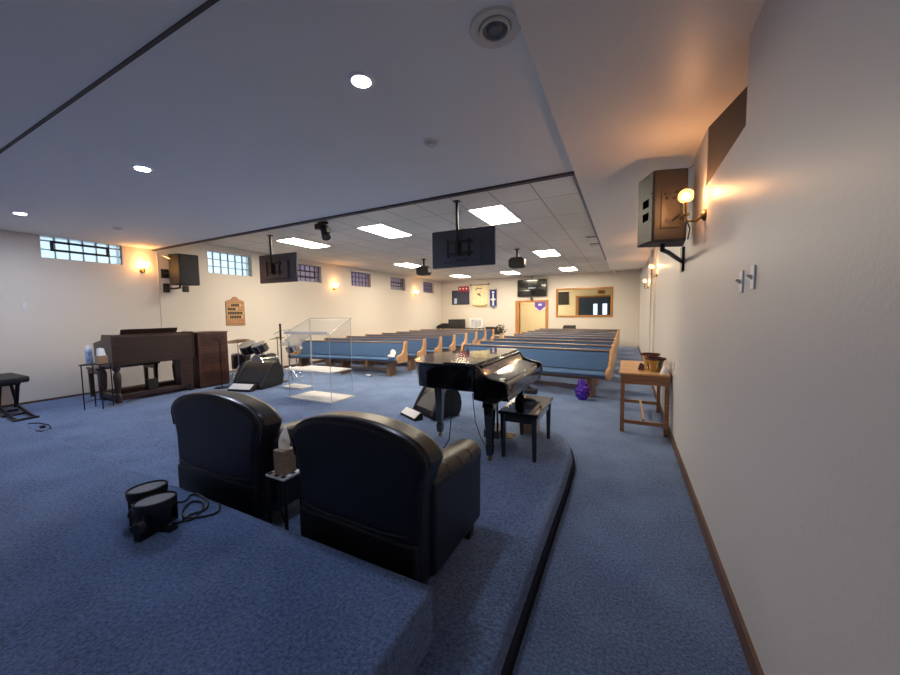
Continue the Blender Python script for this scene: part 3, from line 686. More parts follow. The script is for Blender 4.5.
# side table rotated
t = thing('metal_side_table', 'spindly metal side table beside the organ holding tissues', 'side table', (0,0,0))
part(t, 'tabletop', MB().box(-.15,.15,-.13,.13,.725,.74), M['black'], .003)
for sx in (-1,1):
    for sy in (-1,1): part(t, 'leg', MB().cyl((sx*.13,sy*.11,0),(sx*.13,sy*.11,.725),.008,n=8), M['blackmetal'])
part(t, 'lower_rail', MB().tube([(-.13,-.11,.12),(-.13,.11,.12)],.006,6).tube([(.13,-.11,.12),(.13,.11,.12)],.006,6).tube([(-.13,.11,.12),(.13,.11,.12)],.006,6), M['blackmetal'])
place(t, (-7.76, 2.44, ST), math.radians(37))
zt = ST+.74
t = thing('tissue_pack', 'white and blue tissue pack standing on the metal side table', 'tissue pack', (-7.83, 2.39, zt))
part(t, 'pack_body', MB().box(-7.87,-7.80,2.35,2.43,zt,zt+.24), mat('blue_white_print', '#9FB6D8', .5, var=.5, vscale=25), .012)
tis = MB(); tis.loft([(-7.86,2.36,zt+.24),(-7.81,2.36,zt+.24),(-7.81,2.42,zt+.24),(-7.86,2.42,zt+.24)],[(-7.85,2.37,zt+.29),(-7.83,2.36,zt+.31),(-7.80,2.41,zt+.30),(-7.84,2.42,zt+.28)])
part(t, 'tissue', tis, M['paper'])
t = thing('cardboard_box', 'tan cardboard box with white papers on the metal side table', 'box', (-7.70, 2.49, zt))
part(t, 'carton', MB().box(-7.77,-7.63,2.43,2.55,zt,zt+.13), M['card'], .003)
part(t, 'paper', MB().loft([(-7.77,2.46,zt+.13),(-7.66,2.46,zt+.13),(-7.66,2.54,zt+.13),(-7.77,2.54,zt+.13)],[(-7.79,2.47,zt+.24),(-7.71,2.48,zt+.26),(-7.69,2.53,zt+.24),(-7.77,2.54,zt+.25)]), M['paper'])
# keyboard stool at the left edge
t = thing('keyboard_stool', 'black padded stool with bar feet at the left edge', 'stool', (-8.5, 1.72, ST))
part(t, 'seat', MB().box(-9.3,-8.46,1.52,1.88,.635,.735), M['black'], .03, seg=3)
part(t, 'seat_frame', MB().box(-9.2,-8.56,1.60,1.80,.60,.635), M['blackmetal'])
for xa, xb, y in ((-8.62,-8.80,1.60),(-8.62,-8.80,1.78)):
    part(t, 'leg', MB().tube([(xa,y,.61),(xb,y,ST+.07)], .026, 8), M['blackmetal'])
    part(t, 'cross_leg', MB().tube([(-8.98,y,.61),(-8.74,y,ST+.10),(-8.40,y,ST+.05),(-7.87,y-.03,ST+.03)], .022, 8), M['blackmetal'])
for x in (-8.80,-8.37,-7.87):
    part(t, 'foot_bar', MB().cyl((x,1.52,ST+.02),(x,1.80,ST+.02),.018,n=10), M['blackmetal'])
solo('floor_cable', MB().tube([(-7.55,1.62,ST+.008),(-7.42,1.69,ST+.008),(-7.15,1.72,ST+.008),(-6.92,1.68,ST+.008),(-6.84,1.58,ST+.008),(-7.0,1.53,ST+.008),(-7.2,1.55,ST+.008)], .007).box(-7.12,-7.05,1.62,1.66,ST,ST+.03), M['cable'], 'black cable with plug on the stage carpet near the stool', 'cable')
x, y = -7.50, 4.26
t = thing('microphone_stand', 'thin dark microphone stand in front of the speaker cabinet', 'microphone stand', (x, y, ST))
part(t, 'pole', MB().cyl((x,y,ST+.02),(x,y,1.15),.011,n=10), M['blackmetal'])
part(t, 'base', MB().lathe([(0,.03),(.03,.028),(.13,.012),(.13,0)], (x,y,ST)), M['blackmetal'])
part(t, 'clutch', MB().cyl((x,y,.68),(x,y,.75),.018,n=12), M['blackmetal'])
part(t, 'boom', MB().tube([(x,y,1.14),(x-.12,y-.05,1.17)],.008,8), M['blackmetal'])

# ------------------------------------------------------------------ drum kit
def drum(mb_sh, t, name, c, r, h, axis=(0,0,1)):
    a_ = Vector(axis).normalized(); c = Vector(c)
    s = part(t, name, MB().cyl(c, c+a_*h, r, n=28), M['shell'])
    part(s, 'hoop', MB().lathe([(r-.004,0),(r+.012,0),(r+.012,.025),(r-.004,.025)], c, 28, axis=a_).lathe([(r-.004,h-.025),(r+.012,h-.025),(r+.012,h),(r-.004,h)], c, 28, axis=a_), M['chrome'])
    part(s, 'drum_head', MB().lathe([(0,h+.002),(r-.003,h+.001),(r-.003,h-.01)], c, 28, axis=a_), M['head'])
    part(s, 'drum_head', MB().lathe([(0,-.002),(r-.003,-.001),(r-.003,.01)], c, 28, axis=a_), M['head'])
    u = a_.cross(Vector((0,0,1)) if abs(a_.z) < .9 else Vector((1,0,0))).normalized(); w_ = a_.cross(u)
    lg = MB()
    for k in range(8):
        dirv = math.cos(k*PI/4)*u + math.sin(k*PI/4)*w_
        lg.cyl(c+dirv*(r+.012)+a_*.01, c+dirv*(r+.012)+a_*(h-.01), .007, n=6)
    part(s, 'lug', lg, M['chrome'])
    return s
M['shell'] = mat('black_shell', '#17181D', .3); M['head'] = mat('drum_head', '#7E8086', .5)
t = thing('bass_drum', 'black bass drum carrying two chrome trimmed toms behind the monitor', 'drum', (-7.55, 5.25, ST))
drum(None, t, 'bass_shell', (-7.62, 5.12, ST+.30), .28, .40, (.12,1,0))
for sx in (-1,1): part(t, 'spur', MB().cyl((-7.58+sx*.26,5.3,ST+.25),(-7.58+sx*.40,5.15,ST+.005),.01,n=8), M['chrome'])
drum(None, t, 'tom', (-7.98, 5.22, .78), .17, .22, (.1,-.45,1))
drum(None, t, 'tom', (-7.58, 5.25, .80), .155, .21, (-.1,-.45,1))
part(t, 'tom_holder', MB().cyl((-7.70,5.32,ST+.50),(-7.70,5.32,1.0),.018,n=10).tube([(-7.70,5.32,.93),(-7.78,5.30,.92),(-7.84,5.28,.90)],.012).tube([(-7.70,5.32,.93),(-7.64,5.31,.92),(-7.60,5.30,.90)],.012), M['chrome'])
t = thing('floor_tom', 'black floor tom on three legs beside the wooden cabinet', 'drum', (-8.55, 5.35, ST))
drum(None, t, 'tom_shell', (-8.55, 5.35, ST+.18), .20, .38)
for k in range(3):
    a_ = k*2*PI/3+.4; part(t, 'leg', MB().cyl((-8.55+.215*math.cos(a_),5.35+.215*math.sin(a_),ST),(-8.55+.215*math.cos(a_),5.35+.215*math.sin(a_),ST+.4),.008,n=8), M['chrome'])
t = thing('snare_drum', 'chrome snare drum on a low stand beside the toms', 'drum', (-7.02, 5.72, ST))
s_ = drum(None, t, 'snare_shell', (-7.02, 5.70, .80), .165, .14, (-.15,-.3,1)); s_.data.materials[0] = M['chrome']
part(t, 'pole', MB().cyl((-7.02,5.72,ST+.1),(-7.02,5.72,.80),.014,n=10), M['chrome'])
for k in range(3):
    a_ = k*2*PI/3; part(t, 'leg', MB().tube([(-7.02,5.72,ST+.28),(-7.02+.2*math.cos(a_),5.72+.2*math.sin(a_),ST+.01)],.009,8), M['chrome'])
def cymbal(x, y, z, r, label, tilt=(0,0,1), name='cymbal_stand'):
    t = thing(name, label, 'cymbal', (x, y, ST))
    part(t, 'pole', MB().cyl((x,y,ST+.12),(x,y,z+.03),.011,n=10), M['chrome'])
    for k in range(3):
        a_ = k*2*PI/3+.9; part(t, 'leg', MB().tube([(x,y,ST+.30),(x+.22*math.cos(a_),y+.22*math.sin(a_),ST+.008)],.009,8), M['chrome'])
    part(t, 'cymbal', MB().lathe([(0,.03),(.03,.026),(.045,.008),(r*.6,.0),(r,-.014),(r,-.017),(.04,.004),(0,.02)], (x,y,z), 32, axis=tilt), M['bronze'])
    return t
cymbal(-8.42, 5.2, 1.045, .27, 'large bronze cymbal on a stand next to the wooden cabinet', (.05,-.12,1))
cymbal(-7.80, 5.82, 1.08, .20, 'smaller bronze cymbal on a chrome stand behind the toms', (-.1,-.1,1))
x, y = -6.88, 5.22
t = thing('microphone_stand', 'tall black microphone stand beside the drum kit', 'microphone stand', (x, y, ST))
part(t, 'pole', MB().cyl((x,y,ST+.02),(x,y,1.15),.014,n=10).cyl((x,y,1.10),(x,y,1.46),.022,n=10), M['blackmetal'])
part(t, 'base', MB().lathe([(0,.03),(.03,.028),(.13,.012),(.13,0)], (x,y,ST)), M['blackmetal'])
part(t, 'boom', MB().tube([(x-.22,y,1.22),(x,y,1.30),(x+.26,y+.05,1.33)],.007,8), M['chrome'])
x, y = -6.62, 5.22
t = thing('hardware_stand', 'chrome tripod drum stand beside the clear acrylic stand', 'stand', (x, y, ST))
part(t, 'pole', MB().cyl((x,y,ST+.15),(x,y,1.05),.013,n=10), M['chrome'])
for k in range(3):
    a_ = k*2*PI/3+.2; part(t, 'leg', MB().tube([(x,y,ST+.36),(x+.26*math.cos(a_),y+.26*math.sin(a_),ST+.01)],.010,8), M['chrome'])
part(t, 'clamp', MB().cyl((x,y,.70),(x,y,.78),.022,n=10).tube([(x,y,1.05),(x-.12,y,1.12)],.008,8), M['blackmetal'])

# ------------------------------------------------------------------ hanging televisions
def hang_tv(x0, x1, y, z0, z1, label, px, rz):
    cx = (x0+x1)/2; t = thing('ceiling_television', label, 'television', (0,0,0))
    w_ = (x1-x0)/2; dz = (z1-z0)/2; p = px-cx
    part(t, 'television_panel', MB().box(-w_,w_,0,.05,-dz,dz), M['tvback'], .012)
    part(t, 'screen', MB().box(-w_+.015,w_-.015,.05,.054,-dz+.02,dz-.015), M['screen'])
    part(t, 'rear_housing', MB().box(-w_*.62,w_*.62,-.03,0,-dz*.75,dz*.45), M['tvback'], .012)
    br = MB().box(p-.05,p+.05,-.06,-.03,-dz*.45,dz*.35)
    for s in (-1,1): br.box(p-.2,p+.25,-.05,-.03,s*dz*.30-.02,s*dz*.30+.02).box(p+s*.19-.015,p+s*.19+.015,-.05,-.03,-dz*.5,dz*.5)
    part(t, 'bracket', br, M['blackmetal'])
    top_ = ZN-(z0+z1)/2
    part(t, 'pole', MB().cyl((p,-.075,-dz*.4),(p,-.075,top_-.01),.022,n=14).box(p-.05,p+.05,-.12,-.03,top_-.015,top_), M['blackmetal'])
    part(t, 'connector_panel', MB().box(-.10,.10,-.034,-.03,-dz*.72,-dz*.62), M['cabgrey'])
    return place(t, (cx, y, (z0+z1)/2), rz)
hang_tv(-7.64,-6.50, 5.36, 2.385, 3.03, 'black television hanging on a pole before the glass block windows', -7.16, math.radians(4))
hang_tv(-2.96,-1.85, 5.25, 2.40, 3.01, 'black television hanging on a pole in front of ceiling panel and soffit', -2.46, math.radians(2))

# ------------------------------------------------------------------ wall speakers
def pa_speaker(name, label, back, front, z0, z1):
    cx = sum(p[0] for p in back+front)/4; cy = sum(p[1] for p in back+front)/4
    t = thing(name, label, 'speaker', (cx, cy, z0))
    part(t, 'cabinet', MB().prism(back+front, 'z', z0, z1), M['cabgrey'], .018, seg=3)
    f0, f1 = Vector(front[0]+(0,)), Vector(front[1]+(0,)); b0 = Vector(((back[0][0]+back[1][0])/2, (back[0][1]+back[1][1])/2, 0))
    n = (f1-f0).cross(Vector((0,0,1))).normalized()
    if n.dot((f0+f1)/2-b0) < 0: n = -n
    e = (f1-f0)*.04
    part(t, 'grille', MB().prism([tuple((f0+e+n*.002).xy), tuple((f1-e+n*.002).xy), tuple((f1-e+n*.014).xy), tuple((f0+e+n*.014).xy)], 'z', z0+.03, z1-.03), M['grille'])
    return t, n
# right: trapezoid cabinet, rear panel towards the viewer
t, n = pa_speaker('wall_speaker', 'grey loudspeaker on a bracket high on the right wall', [(.475,3.78),(.205,3.70)], [(.085,3.98),(.50,4.16)], 2.265, 2.90)
pl = MB(); ax_ = Vector((.27,.08,0)).normalized(); nb_ = Vector((ax_.y,-ax_.x,0)); o_ = Vector((.34,3.74,2.57))
pl.M = Matrix(((ax_.x,0,nb_.x,o_.x),(ax_.y,0,nb_.y,o_.y),(0,1,0,o_.z),(0,0,0,1)))
pl.box(-.075,.075,-.19,.16,0,.008)
ip = part(t, 'input_panel', pl, mat('input_panel_grey', '#3C3837', .45, metal=.3), .003)
kn = MB(); kn.M = pl.M
for a_, b__ in ((-.04,.11),(0,.11),(.04,.12),(-.03,.07),(.03,.07)): kn.cyl((a_,b__,.008),(a_,b__,.024),.011,n=10)
kn.lathe([(.024,.008),(.026,.014),(.02,.014)], (0,-.01,0), 16).box(-.04,.04,-.14,-.11,.008,.014)
part(ip, 'knob', kn, M['black'])
hs = MB()
for zz in (2.48, 2.60): hs.loft([(.1724,3.776,zz),(.1321,3.87,zz),(.1321,3.87,zz+.07),(.1724,3.776,zz+.07)], [(.1696,3.775,zz),(.1293,3.869,zz),(.1293,3.869,zz+.07),(.1696,3.775,zz+.07)])
part(t, 'handle', hs, mat('recess_black', '#08080A', 1, spec=0), label='black handle recesses')
part(t, 'wall_bracket', MB().tube([(.30,3.88,2.27),(.30,3.88,2.21),(.36,4.0,2.20),(.535,4.55,2.17)],.022,10).box(.53,.555,4.50,4.64,2.06,2.32), M['blackmetal'])
part(t, 'safety_rod', MB().tube([(.19,3.72,2.70),(.30,3.86,2.84),(.552,4.09,3.01)],.006,8), M['chrome'])
part(t, 'speaker_cable', MB().tube([(.36,3.735,2.44),(.40,3.70,2.48),(.45,3.72,2.47),(.52,3.95,2.40),(.55,4.3,2.36)],.006,8), M['cable'])
# left
t, n = pa_speaker('wall_speaker', 'grey loudspeaker on a bracket high in the left wall corner', [(-9.24,4.24),(-9.20,4.50)], [(-8.90,4.70),(-8.97,4.32)], 2.36, 3.06)
part(t, 'wall_bracket', MB().tube([(-9.05,4.35,2.36),(-9.05,4.35,2.30),(-9.2,4.30,2.28),(-9.345,4.22,2.30)],.022,10).box(-9.36,-9.33,4.14,4.28,2.52,2.72).box(-9.36,-9.33,4.16,4.28,2.2,2.4).tube([(-9.345,4.2,2.62),(-9.22,4.25,2.62)],.02,8), M['blackmetal'])
part(t, 'safety_rod', MB().tube([(-9.355,4.12,3.05),(-9.15,4.3,2.92)],.006,8).tube([(-9.355,4.30,3.06),(-9.15,4.3,2.95)],.006,8), M['chrome'])
part(t, 'horn_tweeter', MB().box(-9.0,-8.9,4.36,4.46,2.20,2.34), M['black'], .01)
solo('wall_conduit', MB().box(XL,XL+.012,4.08,4.092,1.3,3.44), M['whitetrim'], 'thin white conduit running down the left wall by the bulkhead', 'conduit')

def hang_speaker(x, y, label):
    t = thing('hanging_speaker', label, 'speaker', (x, y, ZN), 'small black speakers hanging from the tiled ceiling')
    part(t, 'pole', MB().cyl((x,y,ZN-.24),(x,y,ZN),.03,n=10).box(x-.07,x+.07,y-.05,y+.05,ZN-.02,ZN), M['blackmetal'])
    sp = [(-.23,-.10),(-.16,-.16),(.16,-.16),(.23,-.10),(.23,.08),(.14,.14),(-.14,.14),(-.23,.08)]
    c = part(t, 'cabinet', MB().prism([(x+a_, ZN-.38+b__) for a_,b__ in sp], 'y', y-.14, y+.14), M['black'], .03)
    part(t, 'grille', MB().prism([(x+a_*.85, ZN-.38+b__*.85) for a_,b__ in sp], 'y', y+.141, y+.15), M['grille'])
hang_speaker(-5.98, 10.0, 'small black hanging speaker on the window side of the far television')
hang_speaker(-2.79, 9.85, 'small black hanging speaker between two lit panels, nearer the soffit')
x, y = -5.26, 5.05
t = thing('spotlight', 'small black spotlight clamped under the ceiling near the bulkhead', 'spotlight', (x, y, ZN))
part(t, 'mount', MB().box(x-.12,x+.08,y-.04,y+.04,ZN-.05,ZN).cyl((x-.05,y,ZN-.12),(x-.05,y,ZN-.04),.02).box(x-.20,x-.06,y-.05,y+.05,ZN-.13,ZN-.03), M['blackmetal'], .005)
part(t, 'yoke', MB().tube([(x,y-.1,ZN-.06),(x+.04,y-.11,ZN-.2)],.01).tube([(x,y+.1,ZN-.06),(x+.04,y+.11,ZN-.2)],.01).tube([(x,y-.1,ZN-.06),(x,y+.1,ZN-.06)],.01), M['blackmetal'])
part(t, 'lamp_head', MB().cyl((x-.02,y+.02,ZN-.10),(x+.10,y-.04,ZN-.32),.07,.085,n=20).box(x+.05,x+.16,y-.09,y+.02,ZN-.22,ZN-.14), M['black'])

# ------------------------------------------------------------------ far wall items
t = thing('wall_television', 'black television above the doorway on the far wall', 'television', (-4.2, YF, 2.42))
part(t, 'bezel', MB().box(-4.93,-3.47,YF-.11,YF-.05,2.42,3.27), M['black'], .01)
s = part(t, 'screen', MB().box(-4.90,-3.50,YF-.114,YF-.11,2.46,3.24), M['screen'])
part(s, 'screen_text', MB().box(-4.36,-4.27,YF-.118,YF-.114,2.82,2.87).box(-4.24,-4.18,YF-.118,YF-.114,2.82,2.88).box(-4.16,-4.10,YF-.118,YF-.114,2.82,2.86).box(-4.07,-4.02,YF-.118,YF-.114,2.83,2.87), M['tsign'], label='small pale text on the black screen')
part(t, 'mount', MB().box(-4.35,-4.05,YF-.05,YF,2.7,3.0).cyl((-4.2,YF-.06,3.27),(-4.2,YF-.06,ZN),.02), M['blackmetal'])
t = thing('ceiling_camera', 'small black camera fixed on the door frame below the television', 'camera', (-4.2, YF-.06, 2.24))
part(t, 'base', MB().lathe([(0,.05),(.05,.05),(.06,0)], (-4.2,YF-.10,2.24)), M['black'])
part(t, 'camera_head', MB().ball((-4.2,YF-.10,2.33),.065).cyl((-4.2,YF-.12,2.33),(-4.2,YF-.18,2.33),.03,n=12), M['black'])
t = thing('gold_banner', 'cream and gold cloth banner with fringe on the far wall', 'banner', (-7.03, YF, 2.0))
cl = MB(); N = 14
for i in range(N):
    def pt(k, zz, d): 
        xx = -7.46+ .90*k/N; ww = .55*(1-zz)
        return (xx+ (.06 if k < 2 else 0)*ww, YF-.06+.02*math.sin(k*1.9+zz*2)-d, 3.12-1.02*zz-.05*math.sin(k*PI/N)*zz)
    for j in range(8):
        a_, b__ = j/8, (j+1)/8
        cl.loft([pt(i,a_,0),pt(i+1,a_,0),pt(i+1,b__,0),pt(i,b__,0)],[pt(i,a_,.008),pt(i+1,a_,.008),pt(i+1,b__,.008),pt(i,b__,.008)])
c = part(t, 'cloth', cl, M['gold'])
part(c, 'fringe', MB().prism([(-7.44,2.1),(-7.22,2.06),(-7.0,2.05),(-6.78,2.06),(-6.57,2.1),(-6.60,2.02),(-6.8,1.98),(-7.0,1.97),(-7.2,1.98),(-7.40,2.02)], 'y', YF-.075, YF-.045), M['goldfringe'])
em = MB().prism([(-7.12,2.62),(-7.05,2.72),(-6.96,2.62),(-6.90,2.50),(-6.98,2.54),(-7.04,2.58)], 'y', YF-.105, YF-.095)
em.tube([(-7.35,2.95,0)] and [(-7.25,YF-.1,2.9),(-7.05,YF-.1,2.96),(-6.85,YF-.1,2.92)],.02,6)
part(c, 'emblem', em, mat('emblem_brown', '#6B5638', .7), label='dark brown emblem')
part(t, 'pole', MB().cyl((-7.52,YF-.07,3.14),(-6.50,YF-.07,3.14),.016,n=10).ball((-7.53,YF-.07,3.15),.045).ball((-6.49,YF-.07,3.16),.045), M['walnut2'])
t = thing('blue_banner', 'small navy banner with white cross and pointed hem on far wall', 'banner', (-6.25, YF, 1.85))
c = part(t, 'cloth', MB().prism([(-6.44,2.84),(-6.06,2.84),(-6.06,2.05),(-6.25,1.93),(-6.44,2.05)], 'y', YF-.05, YF-.04), M['navy'])
part(c, 'cross', MB().box(-6.29,-6.21,YF-.056,YF-.05,2.02,2.62).box(-6.38,-6.12,YF-.056,YF-.05,2.30,2.38).box(-6.31,-6.19,YF-.056,YF-.05,2.66,2.76), M['white'], label='white cross emblem')
part(c, 'fringe', MB().prism([(-6.46,2.06),(-6.25,1.93),(-6.04,2.06),(-6.04,1.98),(-6.25,1.83),(-6.46,1.98)], 'y', YF-.053, YF-.04), M['silverfringe'])
part(t, 'rod', MB().cyl((-6.49,YF-.045,2.86),(-6.0,YF-.045,2.86),.013,n=8), M['brass'])
part(t, 'hanging_cord', MB().tube([(-6.45,YF-.045,2.87),(-6.25,YF-.03,3.02),(-6.05,YF-.045,2.87)],.006,6), M['silverfringe'])
t = thing('dark_wall_window', 'dark square window with painted light patch on the far wall', 'board', (-8.15, YF, 2.13))
part(t, 'panel', MB().box(-8.65,-7.66,YF-.03,YF,2.14,2.86), M['bluewall'], .005)
part(t, 'frame', MB().box(-8.68,-7.63,YF-.04,YF,2.11,2.14).box(-8.68,-7.63,YF-.04,YF,2.86,2.89).box(-8.68,-8.65,YF-.04,YF,2.14,2.86).box(-7.66,-7.63,YF-.04,YF,2.14,2.86), M['black'])
part(t, 'paper', MB().box(-8.55,-8.38,YF-.034,YF-.03,2.16,2.46), mat('window_light_patch', '#B8CDEB', .6))  # pale patch painted as the light inside the dark window
t = thing('red_sign', 'dark red lit sign box above the dark window, far wall', 'sign', (-7.95, YF, 2.82))
part(t, 'sign_box', MB().box(-8.26,-7.64,YF-.11,YF-.045,2.80,3.10), M['red'], .008)
mk = MB()
for k in range(3):
    x = -8.14+k*.19; mk.box(x-.05,x+.05,YF-.116,YF-.11,2.955,2.985).box(x-.014,x+.014,YF-.116,YF-.11,2.92,3.02)
part(t, 'sign_marks', mk, M['pinkglow'], label='three pale marks on the sign')
t = thing('pennant', 'violet shield pennant on the foyer wall seen through the doorway', 'pennant', (-4.46, 20.5, 1.7))
c = part(t, 'cloth', MB().prism([(-4.74,2.35),(-4.14,2.35),(-4.14,1.95),(-4.44,1.72),(-4.74,1.95)], 'y', 20.46, 20.48), M['violet'])
part(c, 'border', MB().prism([(-4.74,1.95),(-4.44,1.72),(-4.14,1.95),(-4.14,1.86),(-4.44,1.62),(-4.74,1.86)], 'y', 20.455, 20.48), M['white'])
part(c, 'emblem', MB().box(-4.53,-4.35,20.452,20.46,2.02,2.12), M['white'])
t = thing('framed_board', 'dark framed board on the foyer wall behind the interior window', 'board', (-3.12, 20.5, 2.07))
part(t, 'panel', MB().box(-3.40,-2.88,20.46,20.5,2.08,2.72), M['signblack'])
part(t, 'frame', MB().box(-3.44,-3.40,20.45,20.5,2.04,2.76).box(-2.88,-2.84,20.45,20.5,2.04,2.76).box(-3.40,-2.88,20.45,20.5,2.72,2.76).box(-3.40,-2.88,20.45,20.5,2.04,2.08), M['black'])
t = thing('wall_plaque', 'small tan plaque on the foyer wall above the dark window', 'plaque', (-1.15, 20.5, 2.6))
part(t, 'board', MB().box(-1.35,-.98,20.47,20.5,2.58,2.78), M['doorwood'], .005)
part(t, 'lettering', MB().box(-1.3,-1.03,20.465,20.47,2.71,2.74).box(-1.28,-1.05,20.465,20.47,2.64,2.67), M['signblack'])

# table and equipment behind the last pews
t = thing('folding_table', 'long dark table against the far wall behind the left pews', 'table', (-7.8, 16.95, 0))
part(t, 'tabletop', MB().box(-9.2,-6.6,16.6,17.3,.82,.85), M['walnut'], .005)
for x in (-9.1,-6.7):
    for y in (16.68,17.22): part(t, 'leg', MB().box(x-.025,x+.025,y-.025,y+.025,0,.82), M['walnut'])
t = thing('amplifier', 'square black equipment case on table by the far wall', 'amplifier', (-8.12, 16.9, .85))
part(t, 'case', MB().box(-8.52,-7.74,16.7,17.2,.85,1.31), M['black'], .01)
part(t, 'front_panel', MB().box(-8.46,-7.80,16.69,16.70,.91,1.25), M['grille'])
part(t, 'badge', MB().box(-8.28,-8.16,16.683,16.69,1.06,1.10), M['cabgrey'])
t = thing('covered_keyboard', 'low dark covered instrument beside the black equipment case', 'keyboard', (-8.9, 16.9, .85))
part(t, 'body', MB().prism([(-9.25,.85),(-9.22,.95),(-9.05,1.04),(-8.85,1.08),(-8.58,1.08),(-8.55,.85)], 'y', 16.68, 17.1), M['black'], .01)
part(t, 'top_ledge', MB().box(-9.0,-8.58,16.70,16.9,1.08,1.10), M['cabgrey'])
t = thing('framed_picture', 'white framed picture leaning on table below the gold banner', 'picture', (-7.06, 17.1, .85))
part(t, 'frame', MB().box(-7.42,-6.70,17.08,17.12,.85,1.36), M['white'], .005)
part(t, 'print', MB().box(-7.34,-6.78,17.074,17.08,.92,1.29), mat('pale_print', '#B9BCC4', .5, var=.3, vscale=6))
solo('white_cup', MB().lathe([(0,0),(.06,0),(.075,.16),(.068,.16),(.055,.01)], (-6.98,16.72,.85)), M['white'], 'white cup on the table before the framed picture', 'cup')
t = thing('sound_desk', 'dark sound desk behind the last right pew', 'desk', (-2.3, 17.1, 0))
part(t, 'tabletop', MB().box(-3.0,-1.5,16.9,17.4,.80,.83), M['walnut'], .005)
for x in (-2.94,-1.56): part(t, 'leg', MB().box(x-.03,x+.03,16.95,17.35,0,.80), M['walnut'])
t = thing('mixing_console', 'small black audio mixer below the interior window', 'mixer', (-2.35, 17.1, .83))
part(t, 'chassis', MB().prism([(16.95,.83),(16.95,.90),(17.3,1.0),(17.3,.83)], 'x', -2.62, -2.08), M['black'], .006)
kn = MB()
for i in range(8):
    for j in range(3): kn.cyl((-2.57+i*.06,17.0+j*.09,.905+j*.026),(-2.57+i*.06,17.0+j*.09,.945+j*.026),.014,n=8)
part(t, 'knob', kn, M['cabgrey'])
for k in range(2):
    x = -5.62-k*.55; y = 16.2+k*.3
    t = thing('stacking_chair', 'dark padded chair behind the pews, %s the flower arrangement' % ('closer to' if k == 0 else 'farther from'), 'chair', (x, y, 0))
    part(t, 'seat', MB().box(x-.22,x+.22,y-.22,y+.22,.42,.48), mat('dark_brown_pad', '#33282C', .8), .02)
    part(t, 'backrest', MB().box(x-.22,x+.22,y+.2,y+.26,.55,.93), bpy.data.materials['dark_brown_pad'], .02)
    for sx in (-1,1):
        part(t, 'leg', MB().cyl((x+sx*.2,y-.2,0),(x+sx*.2,y-.2,.44),.012,n=8), M['blackmetal'])
        part(t, 'leg', MB().cyl((x+sx*.2,y+.23,0),(x+sx*.2,y+.23,.9),.012,n=8), M['blackmetal'])
t = thing('flower_arrangement', 'dried flowers and leaves in a tall vase near the doorway', 'flowers', (-5.25, 15.9, 0))
part(t, 'vase', MB().lathe([(0,0),(.12,0),(.15,.2),(.13,.5),(.08,.62),(.10,.66),(.085,.66),(.07,.6)], (-5.25,15.9,0)), M['flower'])
lf = MB(); fl = MB()
for k in range(26):
    a_ = random.uniform(0,2*PI); rr_ = random.uniform(.05,.26); z_ = random.uniform(.72,1.05)
    p = (-5.25+rr_*math.cos(a_), 15.9+rr_*math.sin(a_), z_)
    lf.tube([(-5.25,15.9,.62),((p[0]-5.25)/2,(p[1]+15.9)/2,z_*.85),p],.006,5)
    (fl if k % 2 else lf).ball(p, .05, 1, 1, .6, 8, 5)
part(t, 'foliage', lf, M['leaf']); part(t, 'blossoms', fl, M['flower'])

# ------------------------------------------------------------------ left wall plaque, outlets
t = thing('attendance_board', 'arched wooden register board with dark lettering on the left wall', 'board', (XL, 5.76, 1.39))
y0, y1 = 5.51, 6.01
arch = [(y0,1.39),(y1,1.39),(y1,2.03),(y1-.06,2.06),(y1-.14,2.08),(y1-.19,2.14),(y1-.25,2.16),(y0+.19,2.14),(y0+.14,2.08),(y0+.06,2.06),(y0,2.03)]
part(t, 'board', MB().prism(arch, 'x', XL, XL+.03), wood('honey_oak', '#A8795A', '#C29872', .4, (40,3,40)), .006)
rl = MB()
for z in (1.45,1.51,1.57,1.675,1.78,1.885,1.985): rl.box(XL+.03,XL+.042,y0+.03,y1-.03,z-.006,z+.006)
part(t, 'rail', rl, M['tablewood'])
for z, a_, b__ in ((1.93,.13,.37),(1.825,.03,.27),(1.72,.03,.44),(1.615,.08,.42),):
    n_ = int((b__-a_)/.045); cd = MB(); tx = MB()
    cd.box(XL+.031,XL+.038,y0+a_-.02,y0+b__+.02,z-.04,z+.045)
    for k in range(n_): tx.box(XL+.038,XL+.041,y0+a_+k*.045,y0+a_+k*.045+.037,z-.032,z+.036)
    c_ = part(t, 'number_card', cd, M['tancard']); part(c_, 'lettering', tx, M['signblack'], label='dark block lettering')
def plate(name, label, cat, x, y, z, s, toggle):
    t = thing(name, label, cat, (x, y, z))
    part(t, 'cover_plate', MB().box(min(x,x+s*.008),max(x,x+s*.008),y-.026,y+.026,z-.058,z+.058), M['white'], .003)
    if toggle: part(t, 'toggle', MB().loft([(x+s*.008,y-.006,z-.012),(x+s*.008,y+.006,z-.012),(x+s*.008,y+.006,z+.012),(x+s*.008,y-.006,z+.012)],[(x+s*.03,y-.005,z+.006),(x+s*.03,y+.005,z+.006),(x+s*.03,y+.005,z+.016),(x+s*.03,y-.005,z+.016)]), M['whitetrim'])
    else: part(t, 'socket', MB().box(min(x+s*.008,x+s*.012),max(x+s*.008,x+s*.012),y-.018,y+.018,z+.012,z+.045).box(min(x+s*.008,x+s*.012),max(x+s*.008,x+s*.012),y-.018,y+.018,z-.045,z-.012), M['whitetrim'])
plate('light_switch', 'white wall switch on the right wall, one closer to the speaker', 'light switch', XR, 2.375, 1.787, -1, True)
plate('light_switch', 'white wall switch on the right wall, one closer to the viewer', 'light switch', XR, 2.187, 1.795, -1, True)
plate('wall_outlet', 'white outlet plate on the right wall above the wooden table', 'outlet', XR, 5.05, .95, -1, False)
